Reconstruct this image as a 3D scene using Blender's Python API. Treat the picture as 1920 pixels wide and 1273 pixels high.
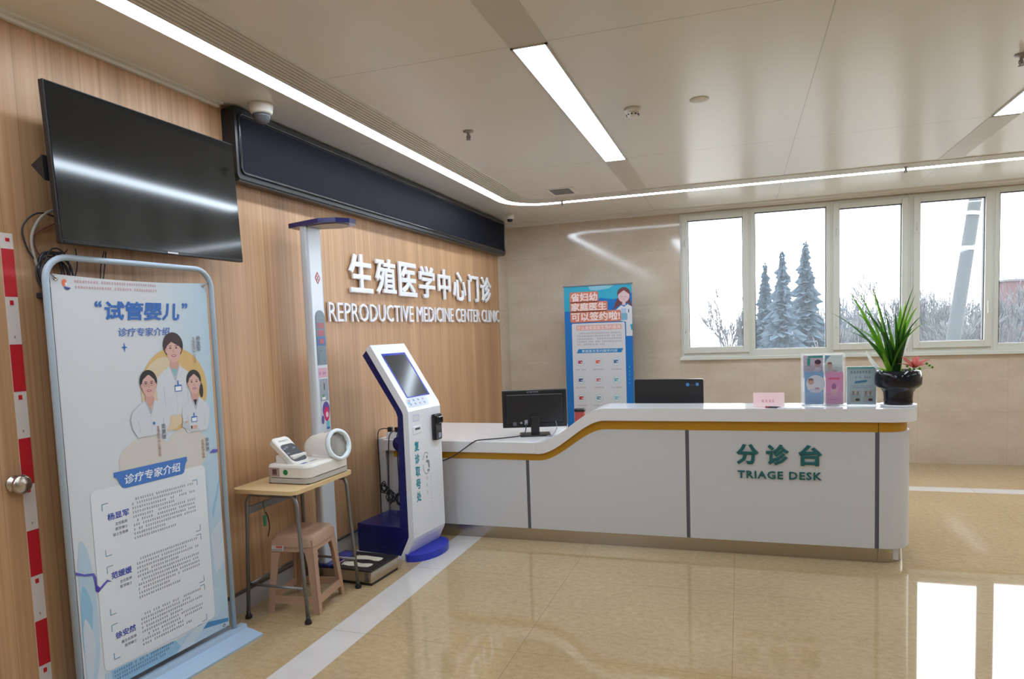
import bpy, bmesh, math, random
from mathutils import Vector, Matrix, Euler
sc = bpy.context.scene
COL = sc.collection
for o in list(bpy.data.objects):
    bpy.data.objects.remove(o)
PI = math.pi

# ------------------------------------------------------------------ camera
CAMZ = 1.65
cd = bpy.data.cameras.new('camera')
cam = bpy.data.objects.new('camera', cd)
COL.objects.link(cam)
R = ((.94896, .31333, -.03590), (-.01001, -.08387, -.99643), (-.31522, .94593, -.07645))
right, up, back = Vector(R[0]), -Vector(R[1]), -Vector(R[2])
cam.matrix_world = Matrix(((right.x, up.x, back.x, 0), (right.y, up.y, back.y, 0), (right.z, up.z, back.z, CAMZ), (0, 0, 0, 1)))
cd.sensor_width = 36.0
cd.lens = 36.0 * 1288.75 / 1920.0
cd.shift_y = (720 - 636.5) / 1920.0
cd.clip_start = .05
cd.clip_end = 500
sc.camera = cam

# ------------------------------------------------------------------ sky and exposure
W = bpy.data.worlds.new('sky')
sc.world = W
W.use_nodes = True
bg = W.node_tree.nodes['Background']
bg.inputs[0].default_value = (.90, .95, 1.0, 1)
bg.inputs[1].default_value = 3.2
LAMP = 10.8          # panel and strip lamps
sc.view_settings.view_transform = 'Standard'
sc.view_settings.look = 'None'
sc.view_settings.gamma = 1.0
sc.view_settings.exposure = 1.14
sc.view_settings.use_curve_mapping = False
sc.cycles.max_bounces = 8
sc.cycles.diffuse_bounces = 5
sc.cycles.transparent_max_bounces = 12
sc.cycles.sample_clamp_indirect = 8
sc.cycles.caustics_reflective = False

# ------------------------------------------------------------------ materials
MATS = {}
def srgb(r, g, b):
    f = lambda c: (c/255/12.92 if c/255 <= .04045 else ((c/255+.055)/1.055)**2.4)
    return (f(r), f(g), f(b))
def mat(name, col=(.8, .8, .8), rough=.5, metal=0., emit=0., coat=0., spec=.5):
    if name in MATS: return MATS[name]
    m = bpy.data.materials.new(name); m.use_nodes = True
    b = m.node_tree.nodes['Principled BSDF']
    b.inputs['Base Color'].default_value = (*col, 1)
    b.inputs['Roughness'].default_value = rough
    b.inputs['Metallic'].default_value = metal
    b.inputs['Specular IOR Level'].default_value = spec
    if coat:
        b.inputs['Coat Weight'].default_value = coat
        b.inputs['Coat Roughness'].default_value = .05
    if emit:
        b.inputs['Emission Color'].default_value = (1, 1, 1, 1)
        b.inputs['Emission Strength'].default_value = emit
    MATS[name] = m
    return m
class NT:
    """small node helper"""
    def __init__(s, m): s.t = m.node_tree; s.n = s.t.nodes; s.b = s.n.get('Principled BSDF')
    def new(s, typ, **kw):
        q = s.n.new(typ)
        for k, v in kw.items(): setattr(q, k, v)
        return q
    def link(s, a, b): s.t.links.new(a, b)
    def math(s, op, a, b=None, c=None):
        q = s.new('ShaderNodeMath', operation=op)
        for i, x in enumerate((a, b, c)):
            if x is None: continue
            if isinstance(x, (int, float)): q.inputs[i].default_value = x
            else: s.link(x, q.inputs[i])
        return q.outputs[0]
    def coords(s):
        tc = s.new('ShaderNodeTexCoord'); sp = s.new('ShaderNodeSeparateXYZ')
        s.link(tc.outputs['Object'], sp.inputs[0]); return tc.outputs['Object'], sp.outputs
    def noise(s, vec, scale, detail=3, vscale=(1, 1, 1)):
        mp = s.new('ShaderNodeMapping'); mp.inputs['Scale'].default_value = vscale
        s.link(vec, mp.inputs[0]); q = s.new('ShaderNodeTexNoise')
        q.inputs['Scale'].default_value = scale; q.inputs['Detail'].default_value = detail
        s.link(mp.outputs[0], q.inputs['Vector']); return q.outputs[0]
    def ramp(s, fac, stops):
        q = s.new('ShaderNodeValToRGB'); e = q.color_ramp.elements
        while len(e) < len(stops): e.new(.5)
        for i, (p, c) in enumerate(stops): e[i].position = p; e[i].color = (*c, 1)
        s.link(fac, q.inputs[0]); return q.outputs[0]
    def mix(s, fac, a, b):
        q = s.new('ShaderNodeMix', data_type='RGBA')
        if isinstance(fac, float): q.inputs[0].default_value = fac
        else: s.link(fac, q.inputs[0])
        for i, x in ((6, a), (7, b)):
            if isinstance(x, tuple): q.inputs[i].default_value = (*x, 1)
            else: s.link(x, q.inputs[i])
        return q.outputs[2]
    def line(s, coord, pitch, off, width):
        """1 on thin lines at off + k*pitch"""
        a = s.math('ADD', coord, -off + width/2 + pitch*100)
        a = s.math('MODULO', a, pitch)
        return s.math('LESS_THAN', a, width)

def wood_mat():
    m = mat('wood_veneer', (.5, .33, .2), .42); n = NT(m); v, xyz = n.coords()
    g = n.noise(v, 1.0, 4, (30, 55, .7)); g2 = n.noise(v, 1.0, 2, (3, 5, .25))
    c = n.ramp(g, [(.3, (.46, .258, .124)), (.55, (.55, .325, .172)), (.75, (.60, .372, .212))])
    c2 = n.ramp(g2, [(.35, (.82, .80, .78)), (.65, (1.05, 1.05, 1.06))])
    q = n.new('ShaderNodeMix', data_type='RGBA', blend_type='MULTIPLY'); q.inputs[0].default_value = 1
    n.link(c, q.inputs[6]); n.link(c2, q.inputs[7])
    ln = n.math('MULTIPLY', n.line(xyz[1], .105, 0, .003), .5)
    n.link(n.mix(ln, q.outputs[2], (.2, .11, .06)), n.b.inputs['Base Color'])
    return m
def floor_mat():
    m = mat('polished_beige_tile', (.5, .38, .22), .03, spec=.55); n = NT(m); v, xyz = n.coords()
    a = n.noise(v, 26, 8, (1, 1.25, 1)); b = n.noise(v, 85, 6, (1.3, 1, 1)); c = n.noise(v, 1.3, 3)
    f = n.math('ADD', n.math('MULTIPLY', a, .55), n.math('MULTIPLY', b, .45))
    col = n.ramp(f, [(.34, (.365, .258, .135)), (.5, (.43, .314, .172)), (.66, (.485, .365, .212))])
    q = n.new('ShaderNodeMix', data_type='RGBA', blend_type='MULTIPLY'); q.inputs[0].default_value = 1
    n.link(col, q.inputs[6]); n.link(n.ramp(c, [(.3, (.92, .90, .88)), (.7, (1.05, 1.05, 1.05))]), q.inputs[7])
    # pale border bands
    x, y = xyz[0], xyz[1]
    bx = n.math('MULTIPLY', n.math('GREATER_THAN', x, -2.215), n.math('LESS_THAN', x, -1.995))
    bx = n.math('MULTIPLY', bx, n.math('LESS_THAN', y, 7.5))
    by = n.math('MULTIPLY', n.math('GREATER_THAN', y, 7.31), n.math('LESS_THAN', y, 7.50))
    by = n.math('MULTIPLY', by, n.math('GREATER_THAN', x, -2.215))
    band = n.math('MAXIMUM', bx, by)
    bn = n.ramp(n.noise(v, 5, 4), [(.3, (.56, .52, .49)), (.7, (.62, .58, .55))])
    col = n.mix(band, q.outputs[2], bn)
    ln = n.math('MAXIMUM', n.line(y, 1.058, 4.31, .004), n.math('MULTIPLY', n.line(x, 1.06, 1.01, .004), n.math('GREATER_THAN', x, -1.9)))
    col = n.mix(n.math('MULTIPLY', ln, .55), col, (.2, .13, .07))
    n.link(col, n.b.inputs['Base Color'])
    return m
def ceiling_mat():
    m = mat('ceiling_panel', (.775, .775, .745), .23, spec=.32); n = NT(m); v, xyz = n.coords()
    x, y = xyz[0], xyz[1]
    inside = n.math('MULTIPLY', n.math('GREATER_THAN', x, -2.13), n.math('LESS_THAN', y, 7.24))
    lx = n.math('MULTIPLY', n.line(x, 1.385, .415, .006), inside)
    ly = n.math('MULTIPLY', n.line(y, 2.5, 3.35, .006), inside)
    l3 = n.math('MULTIPLY', n.line(y, 2.5, 4.55, .006), n.math('LESS_THAN', x, -2.45))
    l4 = n.math('MULTIPLY', n.line(x, 1.385, .415, .006), n.math('GREATER_THAN', y, 7.55))
    ln = n.math('MAXIMUM', n.math('MAXIMUM', lx, ly), n.math('MAXIMUM', l3, l4))
    n.link(n.mix(n.math('MULTIPLY', ln, .5), (.775, .775, .745), (.32, .29, .25)), n.b.inputs['Base Color'])
    return m
def marble_mat():
    m = mat('beige_wall_tile', (.55, .45, .35), .085, spec=.45); n = NT(m); v, xyz = n.coords()
    a = n.noise(v, 2.2, 6, (1, 1, 2.2)); b = n.noise(v, 45, 4)
    f = n.math('ADD', n.math('MULTIPLY', a, .7), n.math('MULTIPLY', b, .3))
    col = n.ramp(f, [(.38, (.55, .455, .35)), (.62, (.63, .54, .435))])
    ln = n.math('MAXIMUM', n.line(xyz[0], .86, -.69, .004), n.line(xyz[2], .665, .585, .004))
    n.link(n.mix(n.math('MULTIPLY', ln, .3), col, (.3, .24, .17)), n.b.inputs['Base Color'])
    return m
def shader_mix(name, build):
    if name in MATS: return MATS[name]
    m = bpy.data.materials.new(name); m.use_nodes = True; t = m.node_tree
    for q in list(t.nodes): t.nodes.remove(q)
    out = t.nodes.new('ShaderNodeOutputMaterial'); build(t, out); MATS[name] = m; return m
def thin_glass(name, haze, tint, gloss):
    def b(t, out):
        N = t.nodes.new
        tr = N('ShaderNodeBsdfTransparent'); tr.inputs[0].default_value = (1, 1, 1, 1)
        tl = N('ShaderNodeBsdfTranslucent'); tl.inputs[0].default_value = (*tint, 1)
        gl = N('ShaderNodeBsdfGlossy'); gl.inputs['Roughness'].default_value = .03
        m1 = N('ShaderNodeMixShader'); m1.inputs[0].default_value = haze
        m2 = N('ShaderNodeMixShader'); m2.inputs[0].default_value = gloss
        t.links.new(tr.outputs[0], m1.inputs[1]); t.links.new(tl.outputs[0], m1.inputs[2])
        t.links.new(m1.outputs[0], m2.inputs[1]); t.links.new(gl.outputs[0], m2.inputs[2])
        t.links.new(m2.outputs[0], out.inputs[0])
    return shader_mix(name, b)
def leaf_mat(name, c1, c2):
    def b(t, out):
        N = t.nodes.new
        d = N('ShaderNodeBsdfPrincipled'); d.inputs['Base Color'].default_value = (*c1, 1); d.inputs['Roughness'].default_value = .35
        tl = N('ShaderNodeBsdfTranslucent'); tl.inputs[0].default_value = (*c2, 1)
        mx = N('ShaderNodeMixShader'); mx.inputs[0].default_value = .45
        t.links.new(d.outputs[0], mx.inputs[1]); t.links.new(tl.outputs[0], mx.inputs[2]); t.links.new(mx.outputs[0], out.inputs[0])
    return shader_mix(name, b)
def lamp_mat(name, strength):
    def b(t, out):
        e = t.nodes.new('ShaderNodeEmission'); e.inputs[0].default_value = (.80, .92, 1.05, 1); e.inputs[1].default_value = strength
        t.links.new(e.outputs[0], out.inputs[0])
    return shader_mix(name, b)

WOOD = wood_mat(); FLOOR = floor_mat(); CEIL = ceiling_mat(); MARBLE = marble_mat()
WHITE = mat('white_laminate', (.74, .745, .76), .12, spec=.6)
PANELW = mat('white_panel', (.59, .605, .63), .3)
OCHRE = mat('ochre_band', (.52, .27, .012), .35)
STEEL = mat('brushed_steel', (.50, .46, .41), .25, 1.)
GAP = mat('dark_gap', (.10, .10, .12), .5)
BLACK = mat('black_plastic', (.012, .012, .014), .35)
BLACKG = mat('black_gloss', (.01, .011, .014), .12)
SCREEN = mat('dark_screen', (.003, .004, .005), .085, spec=.6)
LEDP = mat('display_matrix', (.005, .006, .013), .6, spec=.1)
PVC = mat('white_window_plastic', (.66, .67, .61), .3)
NAVY = mat('navy_paint', (.008, .012, .12), .25)
BLUE = mat('royal_blue_paint', (.015, .03, .42), .3)
KWHITE = mat('kiosk_white', (.82, .85, .91), .25)
CREAM = mat('device_cream', (.74, .71, .66), .4)
GREYM = mat('grey_metal', (.22, .22, .22), .35, .6)
FRAMEB = mat('pale_blue_powdercoat', (.40, .50, .60), .35)
SILVER = mat('silver_paint', (.62, .67, .73), .32, .2)
TEAL = mat('teal_letters', (.008, .115, .12), .4)
LETTER = mat('white_letters', (.84, .85, .90), .35)
BASEG = mat('grey_skirting', (.42, .40, .38), .3)
STOOL = mat('brown_plastic', (.43, .265, .18), .38)
DESKTOP = mat('light_wood_top', (.66, .47, .24), .4)
PAPER = mat('paper_white', (.78, .80, .84), .5)
CABLE = mat('dark_cable', (.02, .02, .03), .5)
GLASS = thin_glass('haze_wash_glass', .05, (.80, .90, 1.0), .05)  # dusty film in the panes stands in for haze washing out the view
ACRYL = thin_glass('clear_acrylic', .22, (.95, .97, 1.0), .08)
LAMPM = lamp_mat('lamp_diffuser', LAMP)
STRIPM = lamp_mat('strip_diffuser', LAMP)
CHROME = mat('satin_chrome', (.55, .5, .45), .25, 1.)
def ink(name, r, g, b, rough=.5): return mat('ink_' + name, srgb(r, g, b), rough)

# ------------------------------------------------------------------ mesh builder
def loop_frames(pts, closed=False):
    pts = [Vector(p) for p in pts]; n = len(pts); T = []
    for i in range(n):
        a = pts[i-1] if (i > 0 or closed) else pts[i]
        b = pts[(i+1) % n] if (i < n-1 or closed) else pts[i]
        T.append((b-a).normalized())
    r = Vector((0, 0, 1)) if abs(T[0].z) < .9 else Vector((1, 0, 0))
    u = T[0].cross(r).normalized(); F = []
    for i in range(n):
        if i:
            q = T[i-1].rotation_difference(T[i]); u = (q @ u).normalized()
        F.append((pts[i], u, T[i].cross(u).normalized()))
    return F
_txt = {}
def text_geo(s, bold, space=1.):
    k = (s, bold, space)
    if k in _txt: return _txt[k]
    cjk = any(ord(c) > 0x2e00 for c in s)
    cu = bpy.data.curves.new('t', 'FONT'); cu.body = s; cu.size = 1; cu.offset = 0 if cjk else bold; cu.resolution_u = 2; cu.fill_mode = 'BOTH'
    cu.extrude = .03 if bold else .5; cu.space_character = space
    if cjk and bold: cu.bevel_depth = bold; cu.bevel_resolution = 1
    o = bpy.data.objects.new('t', cu); COL.objects.link(o)
    dg = bpy.context.evaluated_depsgraph_get(); me = bpy.data.meshes.new_from_object(o.evaluated_get(dg))
    vs = [v.co.copy() for v in me.vertices]; fs = [tuple(p.vertices) for p in me.polygons]
    bpy.data.objects.remove(o); bpy.data.curves.remove(cu); bpy.data.meshes.remove(me)
    x0 = min(v.x for v in vs); x1 = max(v.x for v in vs); y0 = min(v.y for v in vs); y1 = max(v.y for v in vs)
    z0 = min(v.z for v in vs); z1 = max(v.z for v in vs)
    vs = [((v.x-x0)/(x1-x0), (v.y-y0)/(y1-y0), (v.z-z0)/(z1-z0)) for v in vs]
    _txt[k] = (vs, fs, (x1-x0)/(y1-y0)); return _txt[k]
class Plane:
    def __init__(s, O, U, V):
        s.O = Vector(O); s.U = Vector(U).normalized(); s.V = Vector(V).normalized(); s.N = s.U.cross(s.V)
    def __call__(s, u, v, d=0): return s.O + s.U*u + s.V*v + s.N*d
class MB:
    def __init__(s): s.v = []; s.f = []; s.mi = []; s.sm = []; s.mats = []
    def mid(s, m):
        if m not in s.mats: s.mats.append(m)
        return s.mats.index(m)
    def add(s, vs, fs, m, smooth=False, xf=None):
        o = len(s.v); k = s.mid(m)
        s.v += [(xf @ Vector(p)) if xf else Vector(p) for p in vs]
        for f in fs: s.f.append([i+o for i in f]); s.mi.append(k); s.sm.append(smooth)
        return s
    def box(s, x0, x1, y0, y1, z0, z1, m, bev=0., seg=2, xf=None):
        bm = bmesh.new(); bmesh.ops.create_cube(bm, size=1)
        for v in bm.verts: v.co = Vector(((x0+x1)/2+v.co.x*(x1-x0), (y0+y1)/2+v.co.y*(y1-y0), (z0+z1)/2+v.co.z*(z1-z0)))
        if bev: bmesh.ops.bevel(bm, geom=list(bm.edges), offset=bev, segments=seg, profile=.5, affect='EDGES')
        bm.verts.index_update()
        s.add([v.co for v in bm.verts], [[v.index for v in f.verts] for f in bm.faces], m, False, xf); bm.free(); return s
    def tube(s, pts, r, m, n=10, closed=False, xf=None):
        F = loop_frames(pts, closed); k = len(F); vs = []; fs = []
        rr = r if isinstance(r, (list, tuple)) else [r]*k
        for (p, u, w), q in zip(F, rr):
            for i in range(n):
                a = 2*PI*i/n; vs.append(p + (u*math.cos(a)+w*math.sin(a))*q)
        for j in range(k if closed else k-1):
            for i in range(n):
                a = j*n+i; b = j*n+(i+1) % n; c = ((j+1) % k)*n+(i+1) % n; d = ((j+1) % k)*n+i
                fs.append((a, b, c, d))
        if not closed: fs += [tuple(range(n))[::-1], tuple(range((k-1)*n, k*n))]
        return s.add(vs, fs, m, True, xf)
    def lathe(s, prof, m, n=32, xf=None, smooth=True):
        vs = []; fs = []; k = len(prof)
        for r, z in prof:
            for i in range(n): a = 2*PI*i/n; vs.append((r*math.cos(a), r*math.sin(a), z))
        for j in range(k-1):
            for i in range(n): fs.append((j*n+i, j*n+(i+1) % n, (j+1)*n+(i+1) % n, (j+1)*n+i))
        if prof[0][0] > 1e-6: fs.append(tuple(range(n))[::-1])
        if prof[-1][0] > 1e-6: fs.append(tuple(range((k-1)*n, k*n)))
        return s.add(vs, fs, m, smooth, xf)
    def prism(s, poly, w0, w1, m, fn, smooth=False):
        """poly of (a,b); fn(a,b,w) -> xyz"""
        k = len(poly); vs = [fn(a, b, w0) for a, b in poly] + [fn(a, b, w1) for a, b in poly]
        fs = [tuple(range(k))[::-1], tuple(range(k, 2*k))] + [(i, (i+1) % k, k+(i+1) % k, k+i) for i in range(k)]
        return s.add(vs, fs, m, smooth)
    def flat(s, pl, pts, d, m):
        return s.add([pl(a, b, d) for a, b in pts], [tuple(range(len(pts)))], m)
    def rect(s, pl, u0, u1, v0, v1, d, m): return s.flat(pl, [(u0, v0), (u1, v0), (u1, v1), (u0, v1)], d, m)
    def ell(s, pl, cu, cv, ru, rv, d, m, n=20, a0=0, a1=2*PI):
        return s.flat(pl, [(cu+ru*math.cos(a0+(a1-a0)*i/n), cv+rv*math.sin(a0+(a1-a0)*i/n)) for i in range(n + (a1-a0 < 6.2))], d, m)
    def rrect(s, pl, u0, u1, v0, v1, r, d, m): return s.flat(pl, rpoly(u0, u1, v0, v1, r), d, m)
    def text(s, pl, txt, u0, v0, w, h, d0, th, m, bold=.0, slant=0.):
        vs, fs, _ = text_geo(txt, bold)
        return s.add([pl(u0+x*w+slant*y*h, v0+y*h, d0+z*th) for x, y, z in vs], fs, m)
    def bars(s, pl, u0, u1, v, h, d, m, seed=0, space=.15):
        """a line of print too small to read: blocks of short strokes"""
        rnd = random.Random(seed); u = u0
        while u+h*.85 < u1:
            w = h*rnd.uniform(.7, .9)
            if rnd.random() > space:
                for k in range(3):
                    q = rnd.uniform(0, .3)*w; vv = v+h*(.04+.34*k)
                    s.rect(pl, u+q, u+w-rnd.uniform(0, .25)*w, vv, vv+h*.13, d, m)
                q = u+w*rnd.uniform(.2, .7); s.rect(pl, q, q+h*.13, v, v+h*.9, d+.0001, m)
            u += h*1.02
        return s
    def build(s, name, parent=None):
        me = bpy.data.meshes.new(name)
        inv = None
        if parent:
            rt = parent
            while rt.parent: rt = rt.parent
            inv = (Matrix.Translation(rt.location) @ rt.rotation_euler.to_matrix().to_4x4()).inverted()
        me.from_pydata([tuple(inv @ p) if inv else tuple(p) for p in s.v], [], s.f)
        for m in s.mats: me.materials.append(m)
        me.polygons.foreach_set('material_index', s.mi); me.polygons.foreach_set('use_smooth', s.sm)
        bm = bmesh.new(); bm.from_mesh(me); bmesh.ops.recalc_face_normals(bm, faces=bm.faces); bm.to_mesh(me); bm.free()
        me.update()
        o = bpy.data.objects.new(name, me); COL.objects.link(o)
        if parent: o.parent = parent
        return o
def rpoly(u0, u1, v0, v1, r, n=5):
    P = []
    for cx, cy, a in ((u1-r, v1-r, 0), (u0+r, v1-r, PI/2), (u0+r, v0+r, PI), (u1-r, v0+r, 1.5*PI)):
        for i in range(n+1): t = a+PI/2*i/n; P.append((cx+r*math.cos(t), cy+r*math.sin(t)))
    return P
def XF(loc=(0, 0, 0), rz=0, rx=0, ry=0):
    return Matrix.Translation(loc) @ Euler((rx, ry, rz)).to_matrix().to_4x4()
def thing(name, label, cat, loc=(0, 0, 0), rz=0., group=None, rot=None):
    o = bpy.data.objects.new(name, None); COL.objects.link(o); o.empty_display_size = .05
    o.location = loc; o.rotation_euler = rot or (0, 0, rz)
    return tag(o, label, cat, group)
def tag(o, label, cat, group=None, kind=None):
    o['label'] = label; o['category'] = cat
    if group: o['group'] = group
    if kind: o['kind'] = kind
    return o
def struct(o, label=None, cat=None):
    o['kind'] = 'structure'
    if label: o['label'] = label; o['category'] = cat
    return o
def copy_tree(o, parent=None):
    c = o.copy(); COL.objects.link(c)
    if parent: c.parent = parent
    for ch in o.children: copy_tree(ch, c)
    return c
def local(root, fn):
    """build with coordinates local to the root: returns a function that maps local to world"""
    M = Matrix.Translation(root.location) @ root.rotation_euler.to_matrix().to_4x4()
    return M
def smooth_path(pts, n=8):
    """Catmull-Rom through points"""
    P = [Vector(p) for p in pts]; P = [2*P[0]-P[1]] + P + [2*P[-1]-P[-2]]; out = []
    for i in range(1, len(P)-2):
        for k in range(n):
            t = k/n; a, b, c, d = P[i-1], P[i], P[i+1], P[i+2]
            out.append(.5*((2*b)+(c-a)*t+(2*a-5*b+4*c-d)*t*t+(3*b-a-3*c+d)*t**3))
    out.append(P[-2]); return out

# ------------------------------------------------------------------ room
XL, YF, CZ = -2.91, 8.72, 3.05
XR, YB = 6.6, -4.0
o = MB().add([(XL-.2, YB-.2, 0), (XR+.2, YB-.2, 0), (XR+.2, YF+.2, 0), (XL-.2, YF+.2, 0), (XL-.2, YB-.2, -.12), (XR+.2, YB-.2, -.12), (XR+.2, YF+.2, -.12), (XL-.2, YF+.2, -.12)],
    [(0, 1, 2, 3), (7, 6, 5, 4), (0, 4, 5, 1), (1, 5, 6, 2), (2, 6, 7, 3), (3, 7, 4, 0)], FLOOR).build('floor')
struct(o, 'polished beige tiled floor with pale border bands', 'floor')
o = MB().box(XL-.2, XR+.2, YB-.2, YF+.2, CZ, CZ+.12, CEIL).build('ceiling')
struct(o, 'off-white metal panel ceiling with thin joints', 'ceiling')
o = MB().box(XL-.12, XL, YB, 8.33, 0, CZ, WOOD).box(XL-.12, XL-.004, 8.33, YF, 0, CZ, MARBLE).build('wall_left')
struct(o, 'wood veneer wall with vertical grain on the left', 'wall')
WX0, WX1, WZ0, WZ1 = -.68, 6.2, 1.25, 2.99
b = MB()
b.box(XL-.12, WX0, YF, YF+.2, 0, CZ, MARBLE); b.box(WX0, WX1, YF, YF+.2, 0, WZ0, MARBLE)
b.box(WX0, WX1, YF, YF+.2, WZ1, CZ, MARBLE); b.box(WX1, XR+.12, YF, YF+.2, 0, CZ, MARBLE)
struct(b.build('wall_far'), 'polished beige tile wall below and beside the windows', 'wall')
struct(MB().box(XR, XR+.12, YB, YF, 0, CZ, MARBLE).build('wall_right'))
struct(MB().box(XL-.12, XR+.12, YB-.12, YB, 0, CZ, MARBLE).build('wall_back'))
b = MB().box(XL, XL+.014, 2.24, 5.12, 0, .115, BASEG).box(XL, XL+.018, 2.24, 5.12, .115, .13, mat('skirting_cap', (.09, .075, .065), .35))
struct(b.build('baseboard_left'), 'grey stone skirting under the wood wall', 'baseboard')
TRIM = mat('cornice_white', (.76, .75, .71), .4)
b = MB().box(XL, XL+.022, YB, 3.42, 3.022, CZ, TRIM).box(XL, XL+.05, YB, 3.42, 3.038, CZ, TRIM)
struct(b.build('trim_1'), 'thin cornice between wood wall and ceiling', 'trim')
b = MB().box(XL, XR, YF-.05, YF, 3.005, CZ, TRIM).box(XL, XR, YF-.11, YF-.05, 3.028, CZ, TRIM)
struct(b.build('trim_2'), 'stepped cornice over the windows', 'trim')
# door flush in the wood wall
dr = MB().box(XL, XL+.004, 1.15, 2.235, .01, 2.17, WOOD).build('door_1')
struct(dr, 'flush wood door at the left edge of the wood wall', 'door')
kn = MB().lathe([(.036, 0), (.036, .006), (.014, .012), (.014, .022), (.032, .030), (.041, .042), (.040, .054), (.028, .063), (0, .066)], CHROME, 28, XF((XL+.004, 2.045, 1.085), 0, 0, PI/2)).build('door_handle', dr)
kn['label'] = 'round satin metal knob'

# windows
MUL = [-.68, .133, .995, 1.806, 2.60, 3.42, 4.24, 5.06, 6.2]  # last three panes lie out of view, included for their daylight
FIXED = {1, 4, 7}
DARK = mat('dark_gasket', (.03, .035, .045), .5)
for i in range(len(MUL)-1):
    x0, x1 = MUL[i], MUL[i+1]
    w = thing('window_%d' % (i+1), 'white framed %s window pane, %s' % ('fixed' if i in FIXED else 'casement', ['leftmost, beside the beige wall', 'second from the left, dark conifers behind', 'third from the left, behind the potted plant', 'fourth from the left, grey leaning pole behind', 'at the right edge, red brick building behind', 'unseen beyond the right edge, put in for daylight', 'unseen further beyond the right edge, put in for daylight', 'unseen nearest the right wall, put in for daylight'][i]), 'window', ((x0+x1)/2, YF, WZ0))
    w['kind'] = 'structure'
    ya, yb = YF-.012, YF+.075
    b = MB(); t = .028
    b.box(x0, x0+t, ya, yb, WZ0, WZ1, PVC, .004); b.box(x1-t, x1, ya, yb, WZ0, WZ1, PVC, .004)
    b.box(x0+t, x1-t, ya, yb, WZ0, WZ0+.055, PVC, .004); b.box(x0+t, x1-t, ya, yb, WZ1-.03, WZ1, PVC, .004)
    b.build('frame', w)
    if i in FIXED:
        g0, g1, h0, h1 = x0+.045, x1-.045, WZ0+.085, WZ1-.052
        s_ = .0
    else:
        g0, g1, h0, h1 = x0+.09, x1-.09, WZ0+.125, WZ1-.085
        s_ = .02
    b = MB(); y2 = ya-s_; e = t-.004
    b.box(x0+e, g0, y2, yb-.01, WZ0+.05, WZ1-.027, PVC, .005); b.box(g1, x1-e, y2, yb-.01, WZ0+.05, WZ1-.027, PVC, .005)
    b.box(g0, g1, y2, yb-.01, WZ0+.05, h0, PVC, .005); b.box(g0, g1, y2, yb-.01, h1, WZ1-.027, PVC, .005)
    b.build('sash', w)
    b = MB(); q = .008
    b.box(g0, g0+q, ya+.01, yb-.02, h0, h1, DARK); b.box(g1-q, g1, ya+.01, yb-.02, h0, h1, DARK); b.box(g0, g1, ya+.01, yb-.02, h1-q, h1, DARK); b.box(g0, g1, ya+.01, yb-.02, h0, h0+.004, DARK)
    b.build('gasket', w)
    MB().add([(g0, ya+.04, h0), (g1, ya+.04, h0), (g1, ya+.04, h1), (g0, ya+.04, h1)], [(0, 1, 2, 3)], GLASS).build('pane', w)
    if i not in FIXED:
        hx = x1-.06 if i != 3 else x1-.06
        MB().box(hx-.009, hx+.009, y2-.012, y2, 1.72, 1.80, PVC, .003).box(hx-.007, hx+.007, y2-.035, y2-.012, 1.66, 1.79, PVC, .004).build('handle', w)
        MB().tube([(x0+.055, y2-.004, 1.55), (x0+.055, y2-.004, 1.63)], .006, PVC).tube([(x0+.055, y2-.004, 2.6), (x0+.055, y2-.004, 2.68)], .006, PVC).build('hinge', w)
struct(MB().box(WX0-.02, WX1+.02, YF-.03, YF, WZ0-.035, WZ0+.004, PVC, .004).build('trim_3'), 'narrow white sill strip under the windows', 'trim')

# ------------------------------------------------------------------ ceiling fittings
def rounded_path(off):
    """band centre line in plan, off metres inward from the strip centre"""
    x = -2.40+off; y = 7.50-off; r = .42-off*.55
    P = [(x, YB+.05)]
    for i in range(13):
        a = PI - PI/2*i/12; P.append((x+r+r*math.cos(a), y-r+r*math.sin(a)))
    P.append((XR-.05, y)); return P
def ribbon(b, o0, o1, z0, z1, m):
    A, B = rounded_path(o0), rounded_path(o1); k = len(A)
    vs = [(*p, z0) for p in A]+[(*p, z0) for p in B]+[(*p, z1) for p in A]+[(*p, z1) for p in B]; fs = []
    for i in range(k-1):
        fs += [(i, i+1, k+i+1, k+i), (2*k+i, 3*k+i, 3*k+i+1, 2*k+i+1), (i, 2*k+i, 2*k+i+1, i+1), (k+i, k+i+1, 3*k+i+1, 3*k+i)]
    return b.add(vs, fs, m)
st = thing('strip_light', 'long white strip light turning the ceiling corner along both walls', 'ceiling light', (-2.40, 4, CZ))
ribbon(MB(), -.052, .052, CZ-.004, CZ, STRIPM).build('diffuser', st)
ribbon(ribbon(MB(), -.062, -.052, CZ-.007, CZ, TRIM), .052, .060, CZ-.007, CZ, TRIM).build('frame', st)
lv = thing('air_slot_grille', 'grey slotted air grille beside the long strip light', 'air vent', (-2.2, 4, CZ))
ribbon(MB(), .064, .262, CZ-.002, CZ, mat('slot_dark', (.40, .38, .34), .6)).build('backing', lv)
b = MB()
for k in range(7): ribbon(b, .066+k*.028, .084+k*.028, CZ-.008, CZ-.002, mat('slot_slat', (.70, .68, .63), .45))
b.build('slats', lv)
ribbon(MB(), .262, .272, CZ-.009, CZ, TRIM).build('frame', lv)
BAND = mat('perforated_band', (.58, .555, .50), .4)
n = 2
for x in (-.972, 1.80, 4.57):
    b = MB()
    for y0, y1 in ((-3.9, -3.16), (-.65, -.648+.002), (1.86, 3.36), (5.87, 7.22)):
        if y1-y0 > .1: b.box(x-.095, x+.095, y0, y1, CZ-.003, CZ, BAND)
    n += 2; struct(b.build('trim_%d' % n), 'grey perforated ceiling band in line with a panel light', 'trim')
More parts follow.
